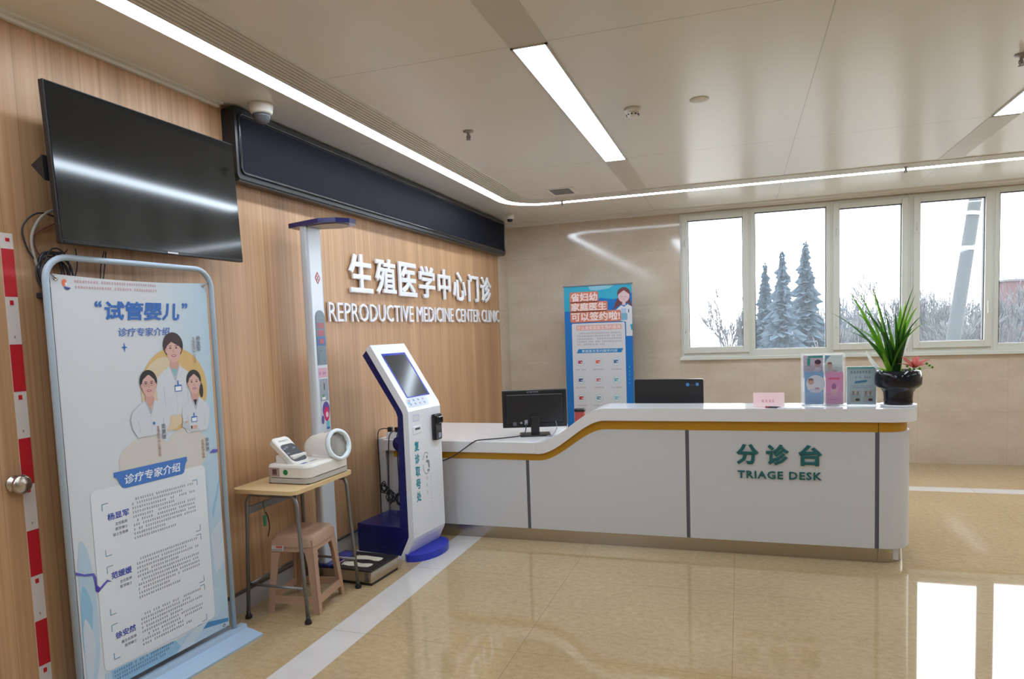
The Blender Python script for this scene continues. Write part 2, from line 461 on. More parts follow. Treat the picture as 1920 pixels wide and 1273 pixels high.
def panel_light(x, y0, y1, label):
    p = thing('panel_light', label, 'ceiling light', (x, (y0+y1)/2, CZ), 0, 'long rectangular panel lights')
    MB().box(x-.082, x+.082, y0+.01, y1-.01, CZ-.006, CZ, LAMPM).build('diffuser', p)
    b = MB(); f = mat('lamp_frame', (.55, .54, .52), .4)
    b.box(x-.095, x-.082, y0, y1, CZ-.009, CZ, f); b.box(x+.082, x+.095, y0, y1, CZ-.009, CZ, f)
    b.box(x-.095, x+.095, y0, y0+.01, CZ-.009, CZ, f); b.box(x-.095, x+.095, y1-.01, y1, CZ-.009, CZ, f)
    b.build('frame', p)
panel_light(-.972, 3.36, 5.875, 'long lit panel light in the middle of the ceiling')
panel_light(1.80, 3.36, 5.82, 'lit panel light cut by the right edge of the photo')
for x, y0, t in ((-.972, -.65, 'added unseen, behind the viewer on the left'), (1.80, -.65, 'added unseen, behind the viewer in the middle'), (4.57, -.65, 'added unseen, behind the viewer on the right'), (4.57, 3.36, 'added unseen, far right beyond the view')):  # panels out of view, added to lift the room's ambient light
    panel_light(x, y0, y0+2.51, 'long lit panel light ' + t)
def sprinkler(x, y, label):
    t = thing('sprinkler', label, 'sprinkler', (x, y, CZ), 0, 'ceiling sprinklers')
    xf = XF((x, y, CZ)); SP = mat('sprinkler_metal', (.30, .27, .25), .35, .7)
    MB().lathe([(.036, 0), (.036, -.004), (.012, -.010), (.010, -.03), (.008, -.05)], SP, 20, xf).build('body', t)
    MB().tube([(x-.012, y, CZ-.03), (x-.014, y, CZ-.045), (x-.004, y, CZ-.06)], .003, SP, 6).tube([(x+.012, y, CZ-.03), (x+.014, y, CZ-.045), (x+.004, y, CZ-.06)], .003, SP, 6).build('frame_arm', t)
    MB().lathe([(.016, -.058), (.018, -.061), (0, -.062)], SP, 16, xf).build('deflector', t)
sprinkler(-1.78, 4.58, 'small sprinkler head on the ceiling between strip light and panel light')
sprinkler(1.47, 4.55, 'small dark sprinkler head near the top right corner')
sprinkler(-1.82, 7.40, 'tiny sprinkler head in the strip grille by the square vent')
sprinkler(1.48, 7.36, 'tiny sprinkler head in the strip grille above the windows')
t = thing('smoke_detector', 'round white smoke detector on the ceiling', 'smoke detector', (-.64, 4.57, CZ))
xf = XF((-.64, 4.57, CZ)); MB().lathe([(.052, 0), (.052, -.022), (.046, -.028)], CREAM, 28, xf).build('base', t)
MB().lathe([(.040, -.028), (.040, -.040), (.030, -.052), (.012, -.056), (0, -.056)], CREAM, 28, xf).build('chamber', t)
b = MB()
for k in range(10):
    a = 2*PI*k/10; b.box(-.004, .004, .036, .042, -.047, -.038, DARK, 0, 1, xf @ Matrix.Rotation(a, 4, 'Z'))
b.build('slots', t)
t = thing('ceiling_speaker', 'flat round white ceiling speaker', 'speaker', (-.225, 4.57, CZ))
xf = XF((-.225, 4.57, CZ)); MB().lathe([(.058, 0), (.058, -.004), (.052, -.007)], TRIM, 32, xf).build('rim', t)
MB().lathe([(.052, -.006), (.03, -.008), (0, -.009)], mat('speaker_mesh', (.74, .73, .70), .5), 32, xf).build('grille', t)
t = thing('square_air_vent', 'small grey square air vent by the ceiling corner', 'air vent', (-1.69, 6.93, CZ))
MB().box(-1.83, -1.55, 6.77, 7.09, CZ-.005, CZ, TRIM, .002).build('frame', t)
b = MB().box(-1.80, -1.60, 6.80, 7.06, CZ-.007, CZ-.004, mat('vent_dark', (.13, .14, .16), .5))
for k in range(8): b.box(-1.80, -1.60, 6.81+k*.032, 6.825+k*.032, CZ-.011, CZ-.006, mat('vent_grey', (.28, .29, .31), .4))
b.build('louvre', t)
t = thing('dome_camera', 'white dome security camera on the ceiling before the black display', 'security camera', (-2.69, 3.54, CZ))
xf = XF((-2.69, 3.54, CZ)); MB().lathe([(.070, 0), (.070, -.012), (.064, -.05), (.055, -.06)], CREAM, 32, xf).build('housing', t)
MB().lathe([(.052, -.058), (.051, -.075), (.042, -.10), (.025, -.115), (0, -.12)], mat('smoked_dome', (.10, .10, .11), .15), 32, xf).build('dome', t)
t = thing('corner_camera', 'small white camera with dark lens in the far ceiling corner', 'security camera', (-2.60, 7.95, CZ))
xf = XF((-2.60, 7.95, CZ)); MB().lathe([(.05, 0), (.05, -.05), (.045, -.062)], CREAM, 24, xf).build('housing', t)
MB().lathe([(.036, -.06), (.034, -.078), (.02, -.092), (0, -.096)], BLACKG, 24, xf).build('lens', t)

# ------------------------------------------------------------------ left wall: television, cables, display board, letters
tv = thing('television', 'large black flat television tilted on the wood wall', 'television', (-2.732, 2.770, 2.435), rot=(.015, -.026, .03))
L = local(tv, 0); tw, th = 1.165/2, .674/2
MB().box(-.028, 0, -tw, tw, -th, th, BLACK, .004, 2, L).build('casing', tv)
MB().box(0, .002, -tw+.006, tw-.006, -th+.016, th-.006, SCREEN, 0, 1, L).build('screen', tv)
MB().box(-.065, -.028, -.38, .38, -.26, .12, BLACK, .015, 2, L).build('rear_housing', tv)
MB().box(0, .004, -tw+.01, tw-.01, -th+.002, -th+.014, BLACKG, .001, 1, L).box(.002, .006, .0, .07, -th+.004, -th+.012, mat('logo_grey', (.45, .45, .47), .3, .5), 0, 1, L).build('lower_bezel', tv)
b = MB().box(-.155, -.140, -.16, .16, -.14, .14, BLACK, .003, 1, L).box(-.150, -.065, -.02, .02, -.02, .02, BLACK, 0, 1, L)
for s_ in (-.28, .28): b.box(-.085, -.065, s_-.025, s_+.025, -.2, .2, BLACK, .003, 1, L); b.tube([L @ Vector((-.14, s_*.5, .05)), L @ Vector((-.11, s_*1.9, 0)), L @ Vector((-.075, s_, .03))], .014, BLACK, 8)
b.prism([(-.105, -.005), (-.04, -.075), (-.04, .03)], -.592, -.56, BLACK, lambda a, c, w: L @ Vector((a, w, c)))
b.build('wall_bracket', tv)
cc = thing('cable_coil', 'bundle of dark coiled cables hanging on the wall under the television', 'cables', (XL, 2.27, 1.99))
b = MB(); rnd = random.Random(3)
for k in range(7):
    cy, cz, ry, rz_ = 2.295+rnd.uniform(-.03, .03), 1.985+rnd.uniform(-.025, .02), .055+rnd.uniform(-.015, .02), .085+rnd.uniform(-.02, .015)
    b.tube([(XL+.018+.004*k, cy+ry*math.cos(2*PI*i/20), cz+rz_*math.sin(2*PI*i/20)) for i in range(20)], .0035, CABLE, 6, True)
b.build('dark_loops', cc)
GC = mat('grey_cable', (.33, .29, .24), .5)
b = MB()
b.tube(smooth_path([(XL+.03, 2.33, 2.27), (XL+.03, 2.25, 2.22), (XL+.02, 2.205, 2.13), (XL+.02, 2.215, 2.02), (XL+.02, 2.26, 1.94), (XL+.02, 2.28, 1.90)]), .007, GC, 8)
b.build('grey_lead', cc)
b = MB()
b.tube(smooth_path([(XL+.03, 2.36, 2.22), (XL+.03, 2.24, 2.235), (XL+.02, 2.17, 2.17), (XL+.02, 2.18, 2.08), (XL+.02, 2.22, 2.02)]), .004, CABLE, 6)
b.tube(smooth_path([(XL+.03, 2.33, 2.07), (XL+.02, 2.25, 2.06), (XL+.02, 2.225, 1.99), (XL+.02, 2.24, 1.93), (XL+.02, 2.275, 1.895)]), .008, CABLE, 8)
b.tube(smooth_path([(XL+.03, 2.31, 2.2), (XL+.02, 2.22, 2.14), (XL+.02, 2.23, 2.06), (XL+.02, 2.30, 2.02), (XL+.03, 2.36, 2.09)]), .003, mat('red_cable', (.16, .035, .03), .5), 6)
b.tube(smooth_path([(XL+.03, 2.40, 2.1), (XL+.02, 2.41, 2.02), (XL+.02, 2.38, 1.93), (XL+.02, 2.37, 1.87)]), .003, CABLE, 6)
b.tube(smooth_path([(XL+.03, 2.55, 2.1), (XL+.02, 2.535, 2.03), (XL+.02, 2.52, 1.95), (XL+.02, 2.46, 1.87)]), .003, CABLE, 6)
b.tube(smooth_path([(XL+.03, 2.56, 2.1), (XL+.02, 2.55, 2.0), (XL+.02, 2.53, 1.92), (XL+.02, 2.53, 1.86)]), .003, CABLE, 6)
b.build('hanging_leads', cc)
MB().box(XL, XL+.05, 2.215, 2.29, 1.868, 1.892, CABLE, .004).build('cable_box', cc)
ld = thing('display_board', 'long black scrolling display board on the wood wall under the ceiling', 'display board', (XL, 5.9, 2.62))
yA, yB_, zA, zB, xf_ = 3.45, 8.38, 2.615, 3.035, XL+.095
b = MB()
b.prism(rpoly(yA, yB_, zA, zB, .03), XL+.002, xf_, BLACK, lambda a, c, w: (w, a, c))
b.build('housing', ld)
MB().box(xf_, xf_+.003, yA+.05, yB_-.05, zA+.05, zB-.05, LEDP).build('matrix_face', ld)
b = MB()
F = rpoly(yA+.035, yB_-.035, zA+.035, zB-.035, .03)
b.tube([(xf_+.002, a, c) for a, c in F], .009, BLACKG, 8, True)
b.build('front_rim', ld)
MB().box(XL+.02, xf_-.01, yA+.02, yB_-.02, zA-.012, zA+.002, mat('board_bottom', (.03, .028, .028), .3)).build('bottom_rail', ld)
# wall letters
PLW = Plane((XL, 0, 0), (0, 1, 0), (0, 0, 1))
cn = thing('chinese_lettering', 'white raised Chinese characters, upper line on the wood wall', 'wall lettering', (XL, 6.35, 2.0))
for i, ch in enumerate('生殖医学中心门诊'):
    asp = text_geo(ch, .0)[2]; wid = .355 if ch not in '中门' else .31
    y0 = 4.745+i*.4115
    MB().text(PLW, ch, y0+(.36-wid)/2, 2.0, wid, .31, .010, .022, LETTER, .024).build('character', cn)
en = thing('english_lettering', 'white raised capitals REPRODUCTIVE MEDICINE CENTER CLINIC, lower line on the wall', 'wall lettering', (XL, 6.35, 1.77))
def islands(vs, fs):
    par = list(range(len(vs)))
    def find(a):
        while par[a] != a: par[a] = par[par[a]]; a = par[a]
        return a
    key = {}
    for i, v in enumerate(vs):
        k = (round(v[0], 5), round(v[1], 5), round(v[2], 3)); 
        if k in key: par[find(i)] = find(key[k])
        else: key[k] = i
    for f in fs:
        for a in f[1:]: par[find(a)] = find(f[0])
    g = {}
    for f in fs: g.setdefault(find(f[0]), []).append(f)
    return list(g.values())
vs, fs, _ = text_geo('REPRODUCTIVE MEDICINE CENTER CLINIC', 0)
gl = islands(vs, fs); gl.sort(key=lambda q: min(vs[i][0] for f in q for i in f))
for q in gl:
    ids = sorted({i for f in q for i in f}); mp = {a: k for k, a in enumerate(ids)}
    b = MB(); b.add([PLW(4.44+vs[i][0]*3.82, 1.77+vs[i][1]*.147, .008+vs[i][2]*.015) for i in ids], [[mp[i] for i in f] for f in q], LETTER)
    b.build('letter', en)
# height chart strip
hc = thing('height_chart', 'red and white height marking strip on the wood wall by the door knob', 'height chart', (XL, 2.105, 1.0))
RED = ink('red', 190, 25, 40); CW = ink('chartwhite', 215, 205, 200); DK = ink('dark', 60, 55, 60)
PLH = Plane((XL+.0045, 0, 0), (0, 1, 0), (0, 0, 1))
b = MB(); z = 0.0; k = 0
b.box(XL+.004, XL+.0055, 2.078, 2.132, .0, 2.135, CW)
zz = [2.07-.2*i for i in range(11)]
for i, ztop in enumerate(zz):
    if i % 2 == 0: b.rect(PLH, 2.0785, 2.1315, max(0.005, ztop-.2), ztop, .0016, RED)
    else:
        zb = max(.005, ztop-.2)
        if ztop-.05 > zb:
            b.rect(PLH, 2.096, 2.112, ztop-.035, ztop-.015, .0016, RED); b.bars(PLH, 2.10, 2.115, ztop-.175, .012, .0016, DK, i, 0)
b.rect(PLH, 2.10, 2.118, 2.10, 2.115, .0016, RED)
b.build('printed_strip', hc)

# ------------------------------------------------------------------ banner stand
PL, PR = Vector((-2.755, 2.145, 0)), Vector((-2.694, 3.03, 0))
U = (PR-PL).normalized(); BW = (PR-PL).length
ang = math.atan2(U.y, U.x)-PI/2
bs = thing('banner_stand', 'tall pale blue tube frame stand with printed clinic banner, in front left', 'banner stand', ((PL+PR)/2), ang)
PB = Plane(PL, U, (0, 0, 1))
ztop = 2.035
P = [PB(0, .04), PB(0, ztop-.10)]
for i in range(1, 9): a = PI-PI/2*i/8; P.append(PB(.10+.10*math.cos(a), ztop-.10+.10*math.sin(a)))
for i in range(0, 9): a = PI/2-PI/2*i/8; P.append(PB(BW-.10+.10*math.cos(a), ztop-.10+.10*math.sin(a)))
P.append(PB(BW, .04))
MB().tube(P, .0138, FRAMEB, 14).build('tube_frame', bs)
b = MB()
prof = [(-.13, 0), (-.13, .012), (-.06, .03), (-.025, .034), (-.02, .055), (.02, .055), (.025, .034), (.06, .03), (.13, .012), (.13, 0)]
b.prism([(n_*1.05, z_) for n_, z_ in prof], -.07, BW+.07, mat('stand_base_blue', (.36, .47, .60), .3), lambda a, c, w: PB(w, c, a))
b.build('base', bs)
s0, s1, t0, t1 = .022, .857, .085, 1.963
def banner_mat():
    m = mat('banner_print', (.75, .78, .82), .45); n = NT(m); tc = n.new('ShaderNodeTexCoord'); sp = n.new('ShaderNodeSeparateXYZ')
    n.link(tc.outputs['Generated'], sp.inputs[0])
    a = n.math('MULTIPLY', n.math('SUBTRACT', sp.outputs[1], .55), 2.2)
    c = n.ramp(a, [(0, (.60, .63, .67)), (1, (.40, .56, .68))])
    n.link(c, n.b.inputs['Base Color']); return m
b = MB()
nn = 26
vs, fs = [], []
for j in range(nn+1):
    for i in range(13):
        s_ = s0+(s1-s0)*i/12; t_ = t0+(t1-t0)*j/nn
        vs.append(PB(s_, t_-.012*(math.sin(PI*i/12) if j == nn else 0), -.004))
for j in range(nn):
    for i in range(12): a = j*13+i; fs.append((a, a+1, a+14, a+13))
b.add(vs, fs, banner_mat())
sheet = b.build('banner_sheet', bs)
PS = Plane(PB(0, 0, -.0035), U, (0, 0, 1))
TB = ink('titleblue', 34, 98, 178); TB2 = ink('subblue', 62, 105, 180); INK = ink('textgrey', 110, 112, 128); NAVYI = ink('nameblue', 55, 75, 165)
b = MB()
b.text(PS, '试管婴儿', .252, 1.765, .415, .09, .0012, .0004, TB, .03, .12)
b.text(PS, '“', .212, 1.825, .035, .03, .0012, .0004, TB, .03); b.text(PS, '”', .69, 1.825, .035, .03, .0012, .0004, TB, .03)
b.text(PS, '诊疗专家介绍', .316, 1.69, .285, .042, .0012, .0004, TB2, .012, .1)
b.build('title_lettering', sheet); b = MB()
b.flat(PS, [(.345, 1.665), (.349, 1.644), (.362, 1.64), (.349, 1.636), (.345, 1.615), (.341, 1.636), (.328, 1.64), (.341, 1.644)], .0012, TB)
b.build('star_print', sheet); b = MB()
OR, NV = ink('logoorange', 225, 110, 70), ink('logonavy', 50, 60, 140)
b.ell(PS, .083, 1.927, .012, .016, .0012, OR, 14, .6, 4.6); b.ell(PS, .094, 1.908, .014, .011, .0014, NV, 14, PI*.9, 2*PI*.98); b.ell(PS, .089, 1.922, .005, .006, .0016, PAPER, 10)
b.build('emblem_print', sheet); b = MB()
RI = ink('orgred', 190, 120, 125)
b.bars(PS, .125, .55, 1.930, .0125, .0012, RI, 5, .06); b.bars(PS, .127, .55, 1.905, .0125, .0012, RI, 6, .06)
b.build('header_print', sheet)
# portraits
GOLD, GOLD2, SAND = ink('gold', 205, 172, 110), ink('paleg', 208, 190, 160), ink('sand', 200, 196, 190)
SKIN, SKIN2, HAIR, HAIR2, COATW, LIP = ink('skin', 205, 165, 155), ink('skinb', 198, 150, 138), ink('hairblack', 28, 24, 28), ink('hairbrown', 55, 32, 38), ink('coat', 200, 205, 212), ink('lip', 170, 80, 80)
b = MB()
b.ell(PS, .615, 1.42, .20, .21, .0008, GOLD, 40); b.ell(PS, .56, 1.40, .145, .185, .0010, GOLD2, 30)
b.ell(PS, .42, 1.10, .15, .105, .0008, SAND, 30); b.ell(PS, .66, 1.10, .13, .12, .0009, SAND, 30)
b.build('circle_print', sheet)
def portrait(cx, zt, sc_, hair, coatw, zb, d, glasses, bob, collar):
    b = MB(); fw, fh = .040*sc_, .056*sc_; cz = zt-.062*sc_
    b.flat(PS, [(cx-coatw*.72, zb-.012), (cx-coatw*.95, zb+.03), (cx-coatw*1.02, cz-.155*sc_), (cx-coatw*.90, cz-.120*sc_), (cx-coatw*.62, cz-.098*sc_), (cx-.02*sc_, cz-.07*sc_), (cx+.02*sc_, cz-.07*sc_), (cx+coatw*.62, cz-.098*sc_), (cx+coatw*.90, cz-.120*sc_), (cx+coatw*1.02, cz-.155*sc_), (cx+coatw*.95, zb+.03), (cx+coatw*.72, zb-.012)], d, COATW)
    SH = ink('coatshade', 176, 184, 196)
    for q in (-1, 1): b.flat(PS, [(cx+q*coatw*.62, cz-.165*sc_), (cx+q*coatw*.66, cz-.165*sc_), (cx+q*coatw*.60, zb+.01), (cx+q*coatw*.57, zb+.01)], d+.0002, SH)
    b.rect(PS, cx-.001, cx+.001, zb, cz-.137*sc_, d+.0002, SH)
    b.flat(PS, [(cx-.018*sc_, cz-.03), (cx+.018*sc_, cz-.03), (cx+.026*sc_, cz-.078*sc_), (cx, cz-.115*sc_), (cx-.026*sc_, cz-.078*sc_)], d+.0003, SKIN2)
    b.flat(PS, [(cx-.012*sc_, cz-.088*sc_), (cx+.012*sc_, cz-.088*sc_), (cx, cz-.125*sc_)], d+.0005, collar)
    LP = ink('lapel', 168, 176, 190)
    b.flat(PS, [(cx-.026*sc_, cz-.078*sc_), (cx-.022*sc_, cz-.075*sc_), (cx+.002, cz-.135*sc_), (cx-.003, cz-.14*sc_)], d+.0006, LP); b.flat(PS, [(cx+.026*sc_, cz-.078*sc_), (cx+.022*sc_, cz-.075*sc_), (cx-.002, cz-.135*sc_), (cx+.003, cz-.14*sc_)], d+.0006, LP)
    if bob: b.ell(PS, cx, cz+.018*sc_, fw*1.36, fh*1.05, d+.0004, hair, 24); b.ell(PS, cx-.035*sc_, cz+.006, .014*sc_, .026*sc_, d+.0004, hair, 14); b.ell(PS, cx+.037*sc_, cz+.006, .013*sc_, .026*sc_, d+.0004, hair, 14)
    else: b.ell(PS, cx, cz+.015*sc_, fw*1.2, fh*1.0, d+.0004, hair, 24)
    b.ell(PS, cx, cz-.006*sc_, fw*.94, fh*.94, d+.0007, SKIN, 24)
    if bob: b.flat(PS, [(cx-fw, cz+.03*sc_), (cx-fw*.98, cz+.012*sc_), (cx-.01, cz+.034*sc_), (cx+fw*.95, cz+.010*sc_), (cx+fw, cz+.035*sc_), (cx+fw*.5, cz+.055*sc_), (cx-fw*.5, cz+.058*sc_)], d+.0009, hair)
    else: b.flat(PS, [(cx-fw, cz+.028*sc_), (cx-fw*.7, cz+.028*sc_), (cx+.002, cz+.05*sc_), (cx+fw*.7, cz+.026*sc_), (cx+fw, cz+.026*sc_), (cx+fw*.6, cz+.056*sc_), (cx-fw*.6, cz+.058*sc_)], d+.0009, hair)
    for q in (-1, 1):
        b.ell(PS, cx+q*.016*sc_, cz+.006*sc_, .0065*sc_, .003*sc_, d+.0010, HAIR, 10); b.rect(PS, cx+q*.016*sc_-.008*sc_, cx+q*.016*sc_+.008*sc_, cz+.014*sc_, cz+.0165*sc_, d+.0010, hair)
        b.ell(PS, cx+q*fw*.98, cz-.004*sc_, .005*sc_, .011*sc_, d+.0006, SKIN2, 10)
    b.flat(PS, [(cx-.003*sc_, cz), (cx+.003*sc_, cz), (cx+.006*sc_, cz-.014*sc_), (cx-.006*sc_, cz-.014*sc_)], d+.0009, SKIN2)
    b.ell(PS, cx, cz-.028*sc_, .013*sc_, .0055*sc_, d+.0010, LIP, 12); b.ell(PS, cx, cz-.0275*sc_, .008*sc_, .002*sc_, d+.0011, COATW, 10)
    if glasses:
        G_ = ink('spectacle', 120, 60, 60)
        for q in (-1, 1):
            for a in range(16):
                t_ = 2*PI*a/16; t2 = 2*PI*(a+1)/16; ex, ez = cx+q*.017*sc_, cz+.004*sc_
                b.flat(PS, [(ex+.014*sc_*math.cos(t_), ez+.010*sc_*math.sin(t_)), (ex+.014*sc_*math.cos(t2), ez+.010*sc_*math.sin(t2)), (ex+.0125*sc_*math.cos(t2), ez+.0085*sc_*math.sin(t2)), (ex+.0125*sc_*math.cos(t_), ez+.0085*sc_*math.sin(t_))], d+.0012, G_)
    return b
BB = ink('badgeblue', 55, 105, 185)
def badge(b, u, v, d, k=1.):
    b.rect(PS, u-.022*k, u+.022*k, v-.034*k, v, d, BB); b.rect(PS, u-.018*k, u+.018*k, v-.030*k, v-.008*k, d+.0002, PAPER); b.rect(PS, u-.004*k, u+.004*k, v, v+.022*k, d, BB)
b = portrait(.617, 1.69, 1.12, HAIR2, .115, 1.30, .0014, False, True, ink('scrub', 110, 180, 185)); badge(b, .63, 1.44, .0026); b.build('portrait_print', sheet)
b = portrait(.458, 1.518, 1.02, HAIR, .11, 1.22, .0030, True, False, SKIN2); b.ell(PS, .471, 1.265, .007, .008, .0045, BB, 10); b.build('portrait_print', sheet)
b = portrait(.730, 1.502, .98, HAIR, .088, 1.20, .0030, False, False, HAIR)
b.ell(PS, .775, 1.40, .012, .04, .0029, HAIR, 12); badge(b, .715, 1.268, .0044, .85)
b.flat(PS, [(.64, 1.245), (.70, 1.215), (.74, 1.205), (.745, 1.19), (.69, 1.195), (.635, 1.225)], .0046, ink('sleeve', 185, 192, 202)); b.ell(PS, .715, 1.212, .018, .010, .0048, SKIN, 12); b.ell(PS, .665, 1.245, .010, .006, .0048, SKIN, 12); b.rect(PS, .690, .698, 1.205, 1.222, .0049, HAIR)
b.build('portrait_print', sheet)
# vertical captions, ribbon, text block
b = MB()
def vtext(s, u, v, h, m, bold=.01, pitch=1.15, d=.0050, w=None):
    for i, ch in enumerate(s): b.text(PS, ch, u, v-h-i*h*pitch, w or h*.95, h, d, .0003, m, bold)
BRN = ink('captionbrown', 150, 110, 90)
vtext('杨显军', .765, 1.685, .024, INK, .02); vtext('生殖医学中心主任', .738, 1.68, .015, BRN); b.build('caption_print', sheet); b = MB()
vtext('范媛媛', .513, 1.255, .023, INK, .02); vtext('生殖医学中心副主任', .485, 1.25, .015, BRN); b.build('caption_print', sheet); b = MB()
vtext('徐安然', .778, 1.145, .022, INK, .02); vtext('生殖医学医师', .752, 1.14, .015, BRN)
b.build('caption_print', sheet)
b = MB()
RB, RB2 = ink('ribbonblue', 62, 115, 190), ink('ribbondark', 40, 75, 150)
PAN = ink('panelgrey', 214, 219, 226)
b.rrect(PS, .118, .762, .17, 1.005, .03, .0010, PAN)
b.flat(PS, [(.238, 1.067), (.652, 1.067), (.652, 1.045), (.642, 1.035), (.628, .99), (.615, .983), (.29, .983), (.275, .99), (.25, 1.04), (.238, 1.045)], .0020, RB)
b.text(PS, '诊疗专家介绍', .288, 1.0, .315, .046, .0024, .0003, ink('ribbontext', 225, 232, 240), .014, .1)
b.build('ribbon_print', sheet)
b = MB(); CB = ink('cornerblue', 105, 150, 180)
def corner(u, v, du, dv): b.rect(PS, min(u, u+du), max(u, u+du), v-.002, v+.002, .0016, CB); b.rect(PS, u-.002, u+.002, min(v, v+dv), max(v, v+dv), .0016, CB)
for (zt, zb, name, subs, zn, n0, n1) in ((.935, .665, '杨显军', ('主任医师', '医学博士', '硕士生导师'), .853, .19, .30), (.645, .39, '范媛媛', ('主任医师', '医学硕士'), .580, .186, .292), (.372, .18, '徐安然', ('副主任医师', '医学硕士'), .298, .182, .288)):
    corner(.168, zt, .03, -.03); corner(.168, zb+.03, .03, .03); corner(.705, zt, -.03, -.03); corner(.705, zb, -.03, .03)
    b.text(PS, name, n0, zn, n1-n0, .033, .0016, .0003, NAVYI, .025)
    for i, s_ in enumerate(subs): b.text(PS, s_, .30-.0155*len(s_)-.012, zn-.03-.024*i, .0155*len(s_), .0145, .0016, .0003, INK, .004)
    nl = 10 if zt > .5 else 8
    for i in range(nl):
        v = zt-.02-.0205*i; e = .688 if i not in (1, 3, nl-1, nl-2) else (.56, .62, .50)[i % 3]
        b.bars(PS, .318+(.02 if i in (0, 5) else 0), e, v, .0125, .0016, INK, int(zt*100)+i, .05)
b.build('text_print', sheet)
b = MB(); LB, LB2, PUR, PALE = ink('waterblue', 140, 182, 210), ink('waterpale', 172, 196, 214), ink('purpleribbon', 92, 90, 180), ink('silkwhite', 190, 203, 215)
def wave(pts, d, m):
    P = [PS(a, c, d) for a, c in pts]; q = smooth_path([*P, P[0]], 6)[:-1]
    b.add([tuple(v) for v in q], [tuple(range(len(q)))], m)
wave([(s0+.012, .70), (.055, .80), (.09, .72), (.108, .50), (.10, .25), (.06, .12), (s0+.012, .12)], .0004, LB2)
wave([(s0+.010, .52), (.05, .60), (.085, .50), (.07, .36), (s0+.010, .30)], .0006, LB)
wave([(s0+.012, .40), (.05, .45), (.085, .33), (.055, .16), (s0+.012, .12)], .0007, PALE)
b.flat(PS, [(.77, 1.01), (s1, 1.03), (s1, .42), (.80, .32), (.765, .34)], .0004, LB2); b.flat(PS, [(.79, .74), (s1, .92), (s1, .88), (.795, .70)], .0006, LB); b.flat(PS, [(.77, .62), (s1, .70), (s1, .45), (.79, .40)], .0005, PALE)
b.flat(PS, [(.12, t0), (.85, t0), (.85, .19), (.74, .165), (.5, .15), (.12, .165)], .0006, LB2); b.flat(PS, [(.15, t0), (.55, t0), (.50, .155), (.15, .165)], .0008, LB); b.flat(PS, [(.60, .15), (.85, .11), (.85, .13), (.66, .175)], .0009, ink('deepwater', 70, 130, 180)); b.flat(PS, [(.50, t0), (.60, t0), (.72, .17), (.62, .165)], .0010, PALE)
b.flat(PS, [(s0, .672), (.06, .650), (.105, .640), (.115, .615), (.112, .585), (.128, .566), (.145, .578), (.165, .590), (.187, .572), (.165, .578), (.140, .560), (.118, .545), (.106, .556), (.104, .60), (.098, .630), (.06, .640), (s0, .658)], .0022, PUR)
b.flat(PS, [(.104, .60), (.114, .612), (.113, .575), (.128, .562), (.118, .545), (.106, .556)], .0024, ink('purpledeep', 75, 62, 160))
b.flat(PS, [(.80, 1.06), (.825, 1.075), (s1, 1.07), (s1, 1.055), (.825, 1.055)], .0022, PUR)
for i in range(3): b.bars(PS, .16, .50-.03*i, .145-.018*i, .012, .0014, ink('footer', 60, 90, 140), 50+i, .1)
b.build('ornament_print', sheet)
for u, v in ((.045, 1.943), (.838, 1.949), (.818, .10), (.05, .10)): MB().lathe([(.009, 0), (.009, .003), (.004, .003), (.004, .001)], CHROME, 14, Matrix.Translation(PS(u, v, .001)) @ Matrix.Rotation(PI/2, 4, 'Y')).build('eyelet', sheet)
for (u, v), q in (((.045, 1.943), PB(.012, 1.975)), ((.838, 1.949), PB(BW-.006, 1.97))): MB().tube([PS(u, v, .004), q], .002, GREYM, 6).build('tie', bs)

# ------------------------------------------------------------------ student table, stool, blood pressure monitor
tb = thing('small_table', 'small student table with light wood top and grey metal legs', 'table', (-2.62, 3.56, 0))
TX0, TX1, TY0, TY1, TZ = -2.862, -2.418, 3.262, 3.905, .782
b = MB(); b.prism(rpoly(TX0, TX1, TY0, TY1, .05, 6), TZ-.024, TZ, DESKTOP, lambda a, c, w: (a, c, w)); b.build('tabletop', tb)
legs = [(-2.80, 3.275), (-2.395, 3.29), (-2.80, 3.86), (-2.405, 3.86)]
for a, c in ((0, 1), (2, 3)):
    for s_, e_ in ((a, c), (c, a)):
        x, y = legs[s_]; ty = TY0+.055 if a == 0 else TY1-.055; tx = -2.79 if x < -2.6 else -2.45; sg = 1 if x < -2.6 else -1
        P = [(x, y, .02), (tx-sg*.004, ty, TZ-.085)]
        for i in range(1, 6): q = PI/2*i/5; P.append((tx+sg*.05*(1-math.cos(q)), ty, TZ-.085+.05*math.sin(q)))
        P.append((-2.62, ty, TZ-.035))
        MB().tube(P, .0115, GREYM, 10).build('leg', tb)
for x, y in legs: MB().lathe([(.02, 0), (.021, .012), (.012, .028), (.012, .045)], BLACK, 14, XF((x, y, 0))).build('foot', tb)
for y, x0, x1 in ((3.30, -2.80, -2.40), (3.845, -2.80, -2.41)): MB().tube([(x0, y, .20), (x1, y, .20)], .009, GREYM, 8).build('crossbar', tb)
MB().tube([(-2.798, 3.30, .20), (-2.798, 3.845, .20)], .009, GREYM, 8).build('crossbar', tb)
MB().box(-2.80, -2.785, 3.32, 3.85, .62, .665, GREYM, .002).build('apron', tb)
for y in (3.33, 3.84): MB().box(-2.79, -2.45, y-.005, y+.005, TZ-.055, TZ-.025, GREYM).build('rail', tb)

